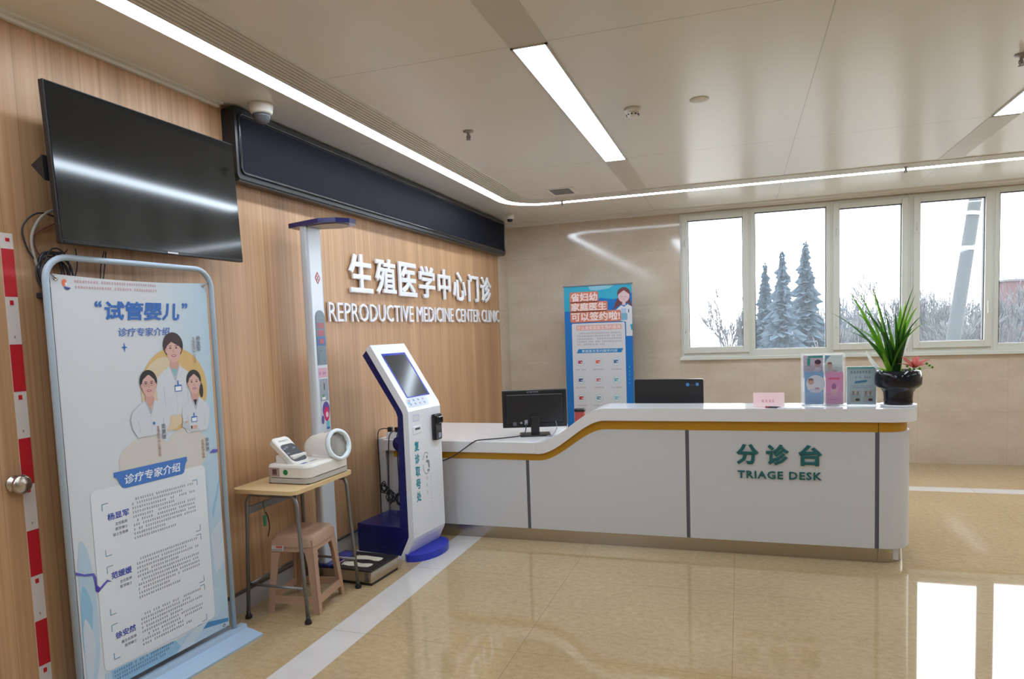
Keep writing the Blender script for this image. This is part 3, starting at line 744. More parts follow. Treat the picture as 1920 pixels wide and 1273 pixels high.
kt = thing('key_tag', 'green tag with dark cord hanging under the small table', 'tag', (-2.775, 3.44, .56))
b = MB().tube([(-2.778, 3.44, .67), (-2.776, 3.442, .625), (-2.772, 3.445, .59)], .002, CABLE, 6).tube(smooth_path([(-2.772, 3.45, .60), (-2.768, 3.465, .56), (-2.766, 3.47, .50), (-2.77, 3.455, .445)]), .0035, mat('brown_cord', (.05, .025, .02), .6), 6); b.build('cord', kt)
MB().box(-2.776, -2.768, 3.427, 3.449, .515, .585, mat('green_plastic', (.01, .22, .09), .4), .003).build('tag', kt)
MB().tube([(-2.772, 3.438+.008*math.cos(2*PI*i/12), .594+.010*math.sin(2*PI*i/12)) for i in range(12)], .0015, CHROME, 6, True).build('ring', kt)

# stool
sx, sy, sh = -2.59, 3.565, .475
stl = thing('plastic_stool', 'brown plastic stool under the small table', 'stool', (sx, sy, 0), math.radians(8))
L = local(stl, 0)
b = MB(); hw, hd = .128, .148
rows = []
for (w_, d_, z_) in ((hw+.012, hd+.012, sh-.07), (hw+.004, hd+.004, sh-.02), (hw-.004, hd-.004, sh-.004), (hw-.016, hd-.016, sh), (hw*.55, hd*.55, sh-.010), (hw*.1, hd*.1, sh-.012)):
    rows.append([(x, y, z_) for x, y in rpoly(-w_, w_, -d_, d_, min(.035, w_*.4), 4)])
k = len(rows[0]); vs = [p for r in rows for p in r]; fs = []
for j in range(len(rows)-1):
    for i in range(k): fs.append((j*k+i, j*k+(i+1) % k, (j+1)*k+(i+1) % k, (j+1)*k+i))
fs.append(tuple(range((len(rows)-1)*k, len(rows)*k)))
b.add(vs, fs, STOOL, True, L)
b.build('seat', stl)
fx, fy = .168, .178
for qx in (-1, 1):
    for qy in (-1, 1):
        b = MB()
        def leg_sec(z, wid):
            t = 1-z/sh; cx, cy = hw+(fx-hw)*t, hd+(fy-hd)*t
            return [(qx*cx, qy*cy, z), (qx*(cx-wid), qy*cy, z), (qx*(cx-wid), qy*(cy-.010), z), (qx*(cx-.010), qy*(cy-.010), z), (qx*(cx-.010), qy*(cy-wid), z), (qx*cx, qy*(cy-wid), z)]
        S = [leg_sec(0, .036), leg_sec(.10, .040), leg_sec(.30, .046), leg_sec(.385, .060), leg_sec(sh-.03, .10)]
        vs = [p for s_ in S for p in s_]; fs = [tuple(range(6)), tuple(range(24, 30))]
        for j in range(4):
            for i in range(6): fs.append((j*6+i, j*6+(i+1) % 6, (j+1)*6+(i+1) % 6, (j+1)*6+i))
        b.add(vs, fs, STOOL, False, L); b.build('leg', stl)
def stbar(z0, z1, axis, q):
    b = MB(); f = lambda z: 1-z/sh
    a0, a1 = (hw+(fx-hw)*f(z0), hw+(fx-hw)*f(z1)); c0, c1 = (hd+(fy-hd)*f(z0), hd+(fy-hd)*f(z1))
    if axis == 'x': vs = [(-a0, q*c0, z0), (a0, q*c0, z0), (a1, q*c1, z1), (-a1, q*c1, z1)]; off = Vector((0, -q*.009, 0))
    else: vs = [(q*a0, -c0, z0), (q*a0, c0, z0), (q*a1, c1, z1), (q*a1, -c1, z1)]; off = Vector((-q*.009, 0, 0))
    vs = [Vector(v)*.998 for v in vs]
    b.add(vs+[v+off for v in vs], [(0, 1, 2, 3), (7, 6, 5, 4), (0, 4, 5, 1), (1, 5, 6, 2), (2, 6, 7, 3), (3, 7, 4, 0)], STOOL, False, L)
    return b
for ax in 'xy':
    for q in (-1, 1):
        stbar(.06, .105, ax, q).build('stretcher', stl); stbar(sh-.10, sh-.035, ax, q).build('apron', stl)
PSt = Plane(L @ Vector((-.10, -hd-.012, sh-.095)), L.to_3x3() @ Vector((1, 0, 0)), (0, .12, 1))
b = MB(); b.box(0, 0, 0, 0, 0, 0, PAPER); b = MB().rect(PSt, -.03, .05, .0, .035, .004, ink('labelgrey', 190, 180, 175)).rect(PSt, 0, .04, .018, .032, .005, ink('labelred', 190, 90, 70)).bars(PSt, -.028, .048, .004, .010, .005, DK, 8, .1)
b.build('sticker', stl)

# blood pressure monitor
bp = thing('blood_pressure_monitor', 'cream arm-in blood pressure monitor on the small table', 'blood pressure monitor', (-2.58, 3.67, TZ))
BASEC = mat('device_base_grey', (.45, .43, .41), .4)
b = MB(); b.prism(rpoly(-2.745, -2.435, 3.435, 3.885, .05, 6), TZ+.006, TZ+.04, BASEC, lambda a, c, w: (a, c, w)); b.build('lower_tray', bp)
b = MB()
vs = []; fs = []; secs = [(0, TZ+.036), (0, TZ+.10), (.006, TZ+.112), (.02, TZ+.117)]
for ins, z_ in secs: vs += [(x, y, z_) for x, y in rpoly(-2.745+ins, -2.435-ins, 3.435+ins, 3.885-ins, .05, 6)]
k = len(vs)//4
for j in range(3):
    for i in range(k): fs.append((j*k+i, j*k+(i+1) % k, (j+1)*k+(i+1) % k, (j+1)*k+i))
fs.append(tuple(range(3*k, 4*k))); b.add(vs, fs, CREAM)
b.build('body', bp)
for x, y in ((-2.72, 3.46), (-2.46, 3.46), (-2.72, 3.86), (-2.46, 3.86)): MB().lathe([(.015, 0), (.015, .008)], BLACK, 12, XF((x, y, TZ))).build('foot', bp)
PF = Plane((-2.745, 3.4345, TZ), (1, 0, 0), (0, 0, 1))
b = MB().ell(PF, .147, .072, .017, .017, .001, ink('greendot', 25, 120, 60), 24); b.build('green_sticker', bp)
b = MB().rect(PF, .03, .105, .045, .098, .001, ink('labelpink', 165, 145, 140)).rect(PF, .055, .085, .052, .09, .0015, ink('labelmaroon', 95, 60, 70)); b.bars(PF, .034, .10, .048, .012, .002, ink('labeltxt', 190, 180, 180), 4, .2); b.build('label_sticker', bp)
# display head: tilted slab
D = XF((-2.655, 3.545, TZ+.165), math.radians(-6)) @ Matrix.Rotation(math.radians(40), 4, 'Y')
b = MB()
vs = []; fs = []
for ins, z_ in ((.012, .012), (0, .024), (0, .052), (.008, .058)): vs += [(x, y, z_-.02) for x, y in rpoly(-.115+ins, .115-ins, -.072+ins, .072-ins, .028, 5)]
k = len(vs)//4
for j in range(3):
    for i in range(k): fs.append((j*k+i, j*k+(i+1) % k, (j+1)*k+(i+1) % k, (j+1)*k+i))
fs += [tuple(range(3*k, 4*k)), tuple(range(k))[::-1]]; b.add(vs, fs, CREAM, False, D)
dh = b.build('display_head', bp)
MB().prism(rpoly(-.045, .102, -.062, .062, .028, 6), .038, .040, mat('lcd_dark', (.035, .036, .042), .5), lambda a, c, w: D @ Vector((a, c, w))).build('display_window', dh)
PD = Plane(D @ Vector((0, 0, .0403)), D.to_3x3() @ Vector((0, 1, 0)), D.to_3x3() @ Vector((-1, 0, 0)))
b = MB(); LG = ink('lcdgrey', 120, 122, 130)
for u, v in ((-.02, .02), (.03, .005), (-.045, .01), (-.05, -.03), (-.055, -.065)): b.rect(PD, u-.012, u+.012, v-.005, v+.005, .0006, LG)
b.bars(PD, -.04, .05, .07, .014, .0006, LG, 2, .1); b.build('display_marks', dh)
MB().box(-2.70, -2.57, 3.48, 3.62, TZ+.11, TZ+.165, CREAM, .01).build('hinge_base', bp)
# cuff
A = Matrix.Translation((-2.425, 3.77, TZ+.195)) @ Euler((0, math.radians(90-12), math.radians(-10)), 'XYZ').to_matrix().to_4x4()
A = XF((-2.43, 3.77, TZ+.190), math.radians(-12)) @ Matrix.Rotation(math.radians(78), 4, 'Y')
MB().lathe([(.078, -.02), (.092, -.02), (.096, -.03), (.096, -.15), (.094, -.21), (.085, -.235), (.06, -.24), (.06, -.2), (.078, -.19), (.078, -.02)], CREAM, 36, A).build('cuff_housing', bp)
MB().lathe([(.080, -.025), (.080, .002), (.086, .006), (.100, .004), (.103, -.006), (.100, -.022), (.080, -.025)], mat('cuff_ring', (.74, .82, .86), .3), 40, A).build('cuff_ring', bp)
b = MB(); vs = []; fs = []; n_ = 48
for j, z_ in enumerate((0, -.04, -.10, -.16)):
    for i in range(n_): a = 2*PI*i/n_; r_ = .072+.005*math.sin(9*a+j); vs.append((r_*math.cos(a), r_*math.sin(a), z_-.012))
for j in range(3):
    for i in range(n_): fs.append((j*n_+i, j*n_+(i+1) % n_, (j+1)*n_+(i+1) % n_, (j+1)*n_+i))
b.add(vs, fs, mat('cuff_fabric', (.33, .31, .29), .7), True, A); b.build('cuff_lining', bp)
MB().prism([(-.035, .12), (.03, .12), (.03, .145), (-.035, .145)], 0, .001, BASEC, lambda a, c, w: (-2.56+a, 3.62+c*.0, TZ+.118+w)) 
b = MB(); b.box(-2.60, -2.46, 3.70, 3.85, TZ+.105, TZ+.135, CREAM, .012); b.build('cuff_cradle', bp)
PTp = Plane((-2.47, 3.50, TZ+.1172), (0, 1, 0), (-1, 0, 0))
b = MB().rect(PTp, -.02, .03, .03, .055, .0006, ink('startblue', 90, 95, 150)).rect(PTp, .06, .13, .03, .05, .0006, ink('padgrey', 150, 148, 150)); b.build('buttons', bp)
MB().prism(rpoly(-.03, .03, -.05, .05, .02), .0962, .0975, BASEC, lambda a, c, w: A @ Vector((-w*math.cos(c*6), w*math.sin(c*6), -.06+a))).build('cuff_grip', bp)

# ------------------------------------------------------------------ height and weight scale
hs = thing('height_weight_scale', 'tall silver height and weight scale with blue head plate', 'scale', (-2.6, 4.05, 0))
xf = XF((-2.33, 3.905, 0), math.radians(-4))
b = MB().box(-.45, 0, 0, .335, .018, .092, mat('scale_steel', (.52, .46, .38), .22, .9), .004, 2, xf); b.build('platform', hs)
b = MB().box(-.44, -.005, .005, .33, .0, .018, BLACK, 0, 1, xf); b.build('plinth', hs)
MB().box(-.452, .002, -.002, .337, .092, .102, BLACK, .003, 2, xf).build('rubber_mat', hs)
PMt = Plane(xf @ Vector((0, 0, .1022)), xf.to_3x3() @ Vector((1, 0, 0)), xf.to_3x3() @ Vector((0, 1, 0)))
FP = ink('footprint', 205, 200, 180)
for v, q in ((.09, 1), (.225, -1)):
    pts = [(-.06, 0), (-.065, .035), (-.10, .040), (-.15, .026), (-.19, .034), (-.235, .045), (-.268, .03), (-.275, 0), (-.265, -.03), (-.22, -.042), (-.16, -.036), (-.10, -.036), (-.07, -.028)]
    b = MB().flat(PMt, [(a, v+q*c) for a, c in pts], .0006, FP)
    for i in range(5): b.ell(PMt, -.285+.004*abs(i-1), v+q*(.032-.016*i), .010-.001*i, .007, .0006, FP, 10)
    b.build('footprint', hs)
b = MB().rect(PMt, -.43, -.31, .02, .16, .0010, ink('pinksheet', 205, 150, 165)); b.build('pink_sheet', hs)
b = MB().rect(PMt, -.44, -.32, .17, .31, .0012, ink('bluesheet', 50, 55, 130)); b.build('blue_sheet', hs)
MB().box(-2.78, -2.64, 3.89, 4.10, .10, .125, NAVY, .008).build('column_foot', hs)
b = MB(); b.prism(rpoly(-2.742, -2.68, 3.912, 4.080, .022, 6), .1, 2.385, SILVER, lambda a, c, w: (a, c, w)); b.build('column', hs)
b = MB(); b.prism([(-2.84, 3.945), (-2.55, 3.85), (-2.44, 3.88), (-2.38, 3.95), (-2.375, 4.02), (-2.43, 4.09), (-2.55, 4.13), (-2.84, 4.05)], 2.385, 2.415, NAVY, lambda a, c, w: (a, c, w)); b.build('head_plate', hs)
b = MB(); b.prism([(-2.66, 3.92), (-2.55, 3.89), (-2.45, 3.91), (-2.42, 3.99), (-2.45, 4.06), (-2.55, 4.09), (-2.66, 4.06)], 2.380, 2.386, mat('sensor_grey', (.45, .43, .42), .4), lambda a, c, w: (a, c, w)); b.build('sensor_underside', hs)
PC = Plane((-2.68, 0, 0), (0, 1, 0), (0, 0, 1)); yc = 4.005
b = MB(); CR = ink('crossred', 205, 60, 80)
b.flat(PC, [(yc, 2.095), (yc+.033, 2.052), (yc, 2.009), (yc-.033, 2.052)], .0006, CR); b.flat(PC, [(yc, 2.083), (yc+.024, 2.052), (yc, 2.021), (yc-.024, 2.052)], .0010, ink('crosswhite', 210, 215, 222)); b.rect(PC, yc-.005, yc+.005, 2.03, 2.074, .0013, ink('crossw2', 235, 235, 235)); b.rect(PC, yc-.016, yc+.016, 2.046, 2.058, .0013, ink('crossw2', 235, 235, 235))
for q in (-1, 1):
    for w in (-1, 1): b.flat(PC, [(yc+q*.006, 2.052+w*.007), (yc+q*.015, 2.052+w*.007), (yc+q*.006, 2.052+w*.022)], .0014, CR)
b.build('cross_emblem', hs)
b = MB(); PN = mat('panel_greyblue', srgb(112, 132, 145), .35)
pts = [(yc-.052, 1.47), (yc+.052, 1.47)]+[(yc+.052*math.cos(PI*i/12), 1.785+.052*math.sin(PI*i/12)) for i in range(13)]
b.prism(pts, .0005, .004, PN, lambda a, c, w: PC(a, c, w)); dp = b.build('display_panel', hs)
DR = mat('led_window', srgb(165, 75, 95), .3)
for z_ in (1.737, 1.687): MB().box(-2.676, -2.6745, yc-.038, yc+.038, z_-.020, z_+.016, DR).build('digit_window', dp)
MB().box(-2.676, -2.675, yc-.05, yc+.05, 1.60, 1.66, mat('panel_blue', srgb(50, 105, 170), .35)).build('blue_field', dp)
MB().box(-2.676, -2.6735, yc-.028, yc+.028, 1.612, 1.645, DR).build('digit_window', dp)
b = MB(); b.bars(PC, yc-.04, yc+.04, 1.56, .012, .005, ink('panelink', 70, 85, 98), 3, .2); b.rect(PC, yc-.04, yc-.036, 1.48, 1.55, .005, ink('panelink', 70, 85, 98)); b.bars(PC, yc-.02, yc+.04, 1.49, .01, .005, ink('panelink', 70, 85, 98), 4, .2); b.build('panel_print', dp)
b = MB().rect(PC, yc-.052, yc+.05, 1.385, 1.45, .0012, ink('pinklabel', 210, 165, 185)); b.bars(PC, yc-.045, yc+.045, 1.405, .02, .0018, ink('pinkink', 150, 70, 110), 9, .1); b.build('pink_label', hs)
b = MB().rect(PC, yc-.045, yc+.052, 1.225, 1.375, .0010, mat('panel_grey', srgb(150, 158, 170), .4)); b.rect(PC, yc, yc+.01, 1.30, 1.345, .0016, DK); b.ell(PC, yc-.01, 1.262, .014, .010, .0016, ink('greenmark', 90, 150, 110), 12); b.rect(PC, yc-.025, yc+.015, 1.235, 1.252, .0016, PAPER); b.build('slot_panel', hs)
b = MB(); b.rect(PC, yc-.04, yc+.055, 1.02, 1.225, .0012, ink('stickerw', 200, 205, 215)); b.ell(PC, yc+.012, 1.165, .042, .055, .0016, ink('stickerpurple', 95, 70, 150), 20); b.ell(PC, yc+.016, 1.135, .032, .05, .0020, ink('stickermagenta', 200, 40, 100), 20); b.ell(PC, yc+.02, 1.13, .016, .02, .0024, ink('stickerlight', 225, 200, 210), 14); b.ell(PC, yc-.03, 1.10, .014, .03, .0024, ink('stickerpurple', 95, 70, 150), 12); b.rect(PC, yc+.008, yc+.045, 1.03, 1.085, .0022, ink('stickercyan', 110, 190, 210)); b.rect(PC, yc+.008, yc+.045, 1.03, 1.045, .0026, ink('stickerblue', 50, 100, 170)); b.build('round_sticker', hs)

# ------------------------------------------------------------------ self-service kiosk
kq = thing('registration_kiosk', 'white and blue self-service kiosk with tilted screen and blue foot', 'kiosk', (-2.237, 4.63, 0), math.radians(-7))
L = local(kq, 0); KW = .22
KF = lambda a, c, w: L @ Vector((a, w, c))
front = [(-.305, 1.585), (-.012, 1.135), (0, 1.10), (0, .17), (-.012, .14), (-.085, .0)]
backw = [(-.135, .0), (-.055, .155), (-.045, .18), (-.045, 1.08), (-.055, 1.105), (-.345, 1.555)]
b = MB(); b.prism(front+backw, -KW, KW, KWHITE, KF); b.build('front_shell', kq)
b = MB(); b.prism([(-.345, 1.55), (-.055, 1.10), (-.045, 1.08), (-.045, .17), (-.125, .02), (-.125, .25), (-.10, 1.06), (-.115, 1.10), (-.385, 1.51)], -KW+.012, KW-.012, NAVY, KF); b.build('blue_spine', kq)
b = MB().box(-.515, -.06, -KW+.01, KW-.01, .025, .24, NAVY, .004, 2, L); b.build('base_box', kq)
MB().box(-.535, -.10, -KW, KW, 0, .025, KWHITE, .003, 2, L).build('base_plate', kq)
b = MB(); pts = [(-.085, -KW-.0)] + [(-.085+.0, -KW)] + [(-.055+.155*math.cos(t), .245*math.sin(t)) for t in [(-PI/2+PI*i/20) for i in range(21)]] + [(-.085, KW)]
b.prism(pts[1:], 0, .05, BLUE, lambda a, c, w: L @ Vector((a, c, w))); b.build('foot', kq)
MB().lathe([(.055, -.012), (.055, .012)], NAVY, 24, L @ XF((-.105, -KW+.03, .86), 0, PI/2)).build('lock_boss', kq)
sl = Vector((front[1][0]-front[0][0], 0, front[1][1]-front[0][1])).normalized()
PKs = Plane(L @ Vector((front[0][0], 0, front[0][1])), L.to_3x3() @ Vector((0, 1, 0)), L.to_3x3() @ (-sl))
b = MB(); SCR = BLUE
for u0, u1, v0, v1 in ((-.152, .155, -.100, -.082), (-.152, .155, -.470, -.462), (-.152, -.138, -.47, -.082), (.137, .155, -.47, -.082)): b.rect(PKs, u0, u1, v0, v1, .0025, SCR)
b.build('screen_bezel', kq)
b = MB(); b.prism(rpoly(-.14, .14, -.464, -.098, .004), .0005, .002, mat('kiosk_screen', (.045, .046, .05), .12), lambda a, c, w: PKs(a, c, w)); b.build('screen', kq)
PKf = Plane(L @ Vector((0, 0, 0)), L.to_3x3() @ Vector((0, 1, 0)), (0, 0, 1))
b = MB(); b.rect(PKs, -.185, .08, -.545, -.478, .0012, ink('foil', 205, 215, 230))
for i in range(4):
    for j in range(2): b.ell(PKs, -.15+.06*i, -.495-.03*j, .012, .010, .0018, ink('foilgrey', 150, 155, 170) if (i+j) % 3 else ink('foilrose', 190, 160, 170), 10)
b.rect(PKs, -.18, -.15, -.52, -.505, .002, ink('foilcyan', 130, 190, 210)); b.build('picture_sticker', kq)
b = MB().rrect(PKf, -.165, -.08, 1.02, 1.07, .01, .0008, ink('readerpale', 185, 200, 225)).rect(PKf, -.158, -.087, 1.027, 1.063, .0012, ink('readerw', 215, 220, 230)); b.build('card_label', kq)
b = MB().box(0, .006, -.17, -.06, .93, .985, KWHITE, .002, 1, L).box(.006, .008, -.145, -.085, .958, .972, DARK, 0, 1, L); b.build('card_slot', kq)
b = MB().box(0, .035, .085, .185, .845, 1.045, BLACKG, .012, 3, L).box(.03, .055, .10, .175, .97, 1.03, BLACKG, .010, 2, L).box(.034, .037, .125, .16, .86, .90, ink('scanglow', 150, 155, 175), 0, 1, L); b.build('code_scanner', kq)
b = MB(); TE = ink('kioskteal', 30, 140, 160)
for i, ch in enumerate('复诊取号处'): b.text(PKf, ch, -.16, .80-i*.094, .062, .075, .0008, .0004, TE, .032)
b.build('teal_lettering', kq)
b = MB(); KG = ink('kioskgrey', 135, 138, 150); KG2 = ink('kioskpale', 175, 178, 188)
for i in range(22):
    a, a2 = .9+4.6*i/22, .9+4.6*(i+.8)/22
    if 8 < i < 11: continue
    b.flat(PKf, [(-.01+.05*math.cos(a), .69+.085*math.sin(a)), (-.01+.05*math.cos(a2), .69+.085*math.sin(a2)), (-.01+.043*math.cos(a2), .69+.078*math.sin(a2)), (-.01+.043*math.cos(a), .69+.078*math.sin(a))], .0008, KG)
b.ell(PKf, 0, .735, .010, .012, .0008, KG, 12); b.flat(PKf, [(-.02, .70), (.0, .715), (.03, .705), (.035, .65), (.02, .645), (.01, .69)], .0008, KG); b.rect(PKf, .0, .03, .625, .64, .0008, KG)
for i in range(3): b.bars(PKf, -.022, .012, .565-.055*i, .028, .0008, KG2, 30+i, 0)
for i in range(9): b.bars(PKf, .038, .056, .575-.028*i, .013, .0008, KG2, 40+i, 0)
b.build('grey_emblem', kq)

# ------------------------------------------------------------------ triage desk
dk = thing('triage_desk', 'long white reception desk with ochre band and raised counter', 'reception desk', (-.8, 5.3, 0))
YP, YS = 5.06, 5.03          # front panels, front edge of the counter
def stp(x):
    t = min(1, max(0, (x+1.49)/.53)); return .79+.263*t*t*(3-2*t)
def rib(b, xs, f0, f1, y0, y1, m):
    k = len(xs); vs = []; fs = []
    for x in xs: vs += [(x, y0, f0(x)), (x, y1, f0(x)), (x, y1, f1(x)), (x, y0, f1(x))]
    for i in range(k-1):
        a, c = 4*i, 4*i+4
        for j in range(4): fs.append((a+j, a+(j+1) % 4, c+(j+1) % 4, c+j))
    fs += [(0, 1, 2, 3), (4*k-4, 4*k-3, 4*k-2, 4*k-1)]
    return b.add(vs, fs, m)
def endpoly(x0, xe, y0, y1, r0, r1):
    P = [(x0, y0)]
    for i in range(13): a = -PI/2+PI/2*i/12; P.append((xe-r0+r0*math.cos(a), y0+r0+r0*math.sin(a)))
    for i in range(9): a = PI/2*i/8; P.append((xe-r1+r1*math.cos(a), y1-r1+r1*math.sin(a)))
    P.append((x0, y1)); return P
xsS = [-1.50+.56*i/28 for i in range(29)]
b = MB(); b.box(-2.83, -1.50, YS, 6.08, .70, .79, WHITE, .004); b.build('low_worktop', dk)
b = MB(); rib(b, xsS, lambda x: stp(x)-.09, stp, YS, 5.385, WHITE); b.build('curved_counter_slope', dk)
b = MB(); b.prism(endpoly(-.94, 1.128, YS, 5.385, .20, .10), .963, 1.053, WHITE, lambda a, c, w: (a, c, w)); b.build('raised_counter', dk)
b = MB(); b.box(-1.50, .98, 5.12, 5.95, .735, .77, WHITE, .003); b.build('inner_worktop', dk)
def ptop(x): return stp(x)-.147-.013*(stp(x)-.79)/.263
yb0 = YP+.007
b = MB(); b.box(-2.75, -1.50, yb0, yb0+.02, .642, .70, OCHRE); rib(b, xsS, ptop, lambda x: stp(x)-.09, yb0, yb0+.02, OCHRE); b.box(-.94, .868, yb0, yb0+.02, .893, .963, OCHRE)
b.build('ochre_band', dk)
def arc_wall(b, r, xe, y0, z0, z1, m, x0, yend):
    P = [(x0, y0)]+[(xe-r+r*math.cos(-PI/2+PI/2*i/30), y0+r+r*math.sin(-PI/2+PI/2*i/30)) for i in range(31)]+[(xe, yend)]
    Q = [(x0, y0+.02)]+[(xe-r+(r-.02)*math.cos(-PI/2+PI/2*i/30), y0+r+(r-.02)*math.sin(-PI/2+PI/2*i/30)) for i in range(31)]+[(xe-.02, yend)]
    return b.prism(P+Q[::-1], z0, z1, m, lambda a, c, w: (a, c, w))
b = MB(); arc_wall(b, .17, 1.070, yb0, .894, .963, OCHRE, .872, 5.37); b.build('ochre_band', dk)
seams = [-2.75, -1.582, -.369, .862]
for i in range(3):
    x0, x1 = seams[i]+(.013 if i else 0), seams[i+1]-.013
    xs = sorted({x0, x1} | {x for x in xsS if x0 < x < x1})
    rib(MB(), xs, lambda x: .102, ptop, YP, YP+.018, PANELW).build('front_panel', dk)
b = MB(); arc_wall(b, .20, 1.088, YP, .102, .893, PANELW, .875, 5.72); b.build('corner_panel', dk)
for x in seams[1:]: MB().box(x-.013, x+.013, YP+.004, YP+.016, .102, ptop(x)-.001, GAP).build('seam_strip', dk)
b = MB(); b.box(-2.72, .87, YP+.022, YP+.04, 0, .102, STEEL); b.build('kick_plate', dk)
b = MB(); arc_wall(b, .17, 1.052, YP+.022, 0, .102, STEEL, .872, 5.70); b.build('kick_plate', dk)
b = MB(); b.box(-2.905, -2.835, 5.09, 6.08, 0, .79, WHITE, .003); b.build('end_panel', dk)
b = MB(); b.box(-2.82, -2.765, 5.10, 5.70, 0, .70, WHITE, .002); b.build('end_post', dk)
b = MB(); b.box(-2.75, 1.0, YP+.045, YP+.065, 0.02, .64, PANELW); b.box(-1.0, .9, YP+.045, YP+.065, .64, .95, PANELW); b.box(1.0, 1.02, YP+.2, 5.72, .02, .9, PANELW); b.build('inner_carcass', dk)
PLD = Plane((0, YP, 0), (1, 0, 0), (0, 0, 1))
for ch, u in (('分', -.033), ('诊', .165), ('台', .375)): MB().text(PLD, ch, u, .655, .15, .147, .001, .010, TEAL, .036).build('character', dk)
vs, fs, _ = text_geo('TRIAGE DESK', .022, 1.14)
gl = islands(vs, fs); gl.sort(key=lambda q: min(vs[i][0] for f in q for i in f))
for q in gl:
    ids = sorted({i for f in q for i in f}); mp = {a: k for k, a in enumerate(ids)}
    b = MB(); b.add([PLD(-.025+vs[i][0]*.548, .557+vs[i][1]*.055, .001+vs[i][2]*.007) for i in ids], [[mp[i] for i in f] for f in q], TEAL)
    b.build('letter', dk)

# power strip and leads at the desk's left end
ps = thing('power_strip', 'white socket block on the left end of the low worktop', 'power strip', (-2.74, 5.16, .79))
MB().box(-2.83, -2.73, 5.10, 5.16, .79, .842, PAPER, .006).build('socket_block', ps)
MB().box(-2.72, -2.60, 5.10, 5.17, .79, .85, PAPER, .006).build('socket_block', ps)
for i, (x, y, pts, lb) in enumerate((
    (-2.80, 5.12, [(-2.815, 5.12, .868), (-2.86, 5.11, .872), (-2.895, 5.085, .845), (-2.895, 5.07, .70), (-2.885, 5.06, .5), (-2.88, 5.045, .33), (-2.87, 5.02, .12)], 'black plug and lead hanging at the wall end of the desk'),
    (-2.735, 5.12, [(-2.74, 5.105, .862), (-2.755, 5.035, .84), (-2.765, 5.018, .78), (-2.775, 5.015, .60), (-2.785, 5.01, .42), (-2.80, 4.98, .36)], 'black plug with a thin lead down the end panel'),
    (-2.665, 5.135, [(-2.68, 5.12, .872), (-2.685, 5.04, .85), (-2.69, 5.018, .79), (-2.685, 5.01, .6), (-2.68, 5.0, .40), (-2.675, 4.95, .28)], 'black plug nearest the kiosk with a lead down the desk front'))):
    t = thing('plug_and_lead', lb, 'plug', (x, y, .85), 0, 'plugs at the desk end')
    MB().box(x-.02, x+.02, y-.018, y+.018, .845, .885, BLACK, .006).build('plug', t)
    MB().tube(smooth_path(pts, 6), .0045, CABLE, 7).build('lead', t)
tg = MB(); rnd = random.Random(11)
for cx, cz, r_ in ((-2.80, .40, .045), (-2.74, .33, .05), (-2.66, .32, .06)):
    for k in range(5):
        a = rnd.uniform(0, 6.3); pts = [(cx+r_*rnd.uniform(.3, 1)*math.cos(a+1.7*j), 4.965+rnd.uniform(-.015, .015), cz+r_*1.3*rnd.uniform(.3, 1)*math.sin(a+1.7*j)) for j in range(5)]
        tg.tube(smooth_path(pts, 5), .0042, CABLE, 6)
tag(tg.build('tangled_leads'), 'tangle of black leads hanging behind the kiosk base', 'cables')

# ------------------------------------------------------------------ things on the desk
m1 = thing('computer_monitor', 'black monitor seen from behind on the low worktop', 'monitor', (-1.612, 5.40, .79), math.radians(18))
L = local(m1, 0)
MB().box(-.265, .265, -.012, .022, .065, .375, BLACK, .006, 2, L).build('casing', m1)
MB().box(-.235, .235, -.030, -.010, .10, .345, BLACK, .012, 2, L).build('rear_cover', m1)
MB().box(-.255, .255, .022, .0235, .085, .367, SCREEN, 0, 1, L).build('screen', m1)
PM1 = Plane(L @ Vector((0, -.012, 0)), L.to_3x3() @ Vector((1, 0, 0)), (0, 0, 1))
b = MB(); b.bars(PM1, -.06, .04, .352, .012, .0008, ink('monlogo', 165, 165, 175), 21, 0); b.build('brand_mark', m1)
b = MB().box(-.18, -.15, -.034, -.03, .085, .115, ink('monlabel', 90, 90, 100), 0, 1, L).box(-.085, -.06, -.034, -.03, .09, .13, ink('monport', 150, 150, 160), 0, 1, L).box(-.12, -.105, -.034, -.03, .10, .115, ink('monport', 150, 150, 160), 0, 1, L); b.build('ports', m1)
MB().box(-.035, .035, -.05, -.018, .008, .16, BLACK, .006, 2, L).build('stand_neck', m1)
MB().box(-.125, .125, -.10, .09, 0, .012, BLACK, .005, 2, L).build('stand_base', m1)
c = MB().tube(smooth_path([L @ Vector((-.07, -.036, .10)), L @ Vector((-.10, -.09, .02)), (-1.80, 5.20, .796), (-1.93, 5.10, .796), (-1.99, 5.045, .796), (-2.02, 5.018, .782), (-2.08, 5.008, .74), (-2.17, 5.0, .68), (-2.26, 4.985, .64), (-2.36, 4.92, .62)], 8), .0045, CABLE, 8).build('monitor_lead')
tag(c, 'dark lead running from the monitor over the desk front to the kiosk', 'cable')
cl = MB().tube(smooth_path([L @ Vector((.17, -.034, .115)), L @ Vector((.175, -.06, .06)), L @ Vector((.14, -.08, .012)), L @ Vector((.09, -.13, .008)), L @ Vector((.12, -.15, .008)), L @ Vector((.16, -.12, .008))], 6), .003, mat('grey_lead', (.25, .27, .3), .5), 6).build('short_lead')
tag(cl, 'short grey lead looping behind the monitor base', 'cable')
m2 = thing('all_in_one_computer', 'black all-in-one computer behind the raised counter, blue sticker on its back', 'computer', (-.545, 5.62, .77))
L = local(m2, 0)
MB().prism(rpoly(-.272, .268, .10, .452, .012, 3), -.02, .02, BLACK, lambda a, c, w: L @ Vector((a, w, c))).build('casing', m2)
MB().box(-.25, .245, .02, .022, .12, .44, SCREEN, 0, 1, L).build('screen', m2)
MB().box(-.20, .16, -.040, -.02, .12, .25, BLACK, .014, 2, L).build('rear_cover', m2)
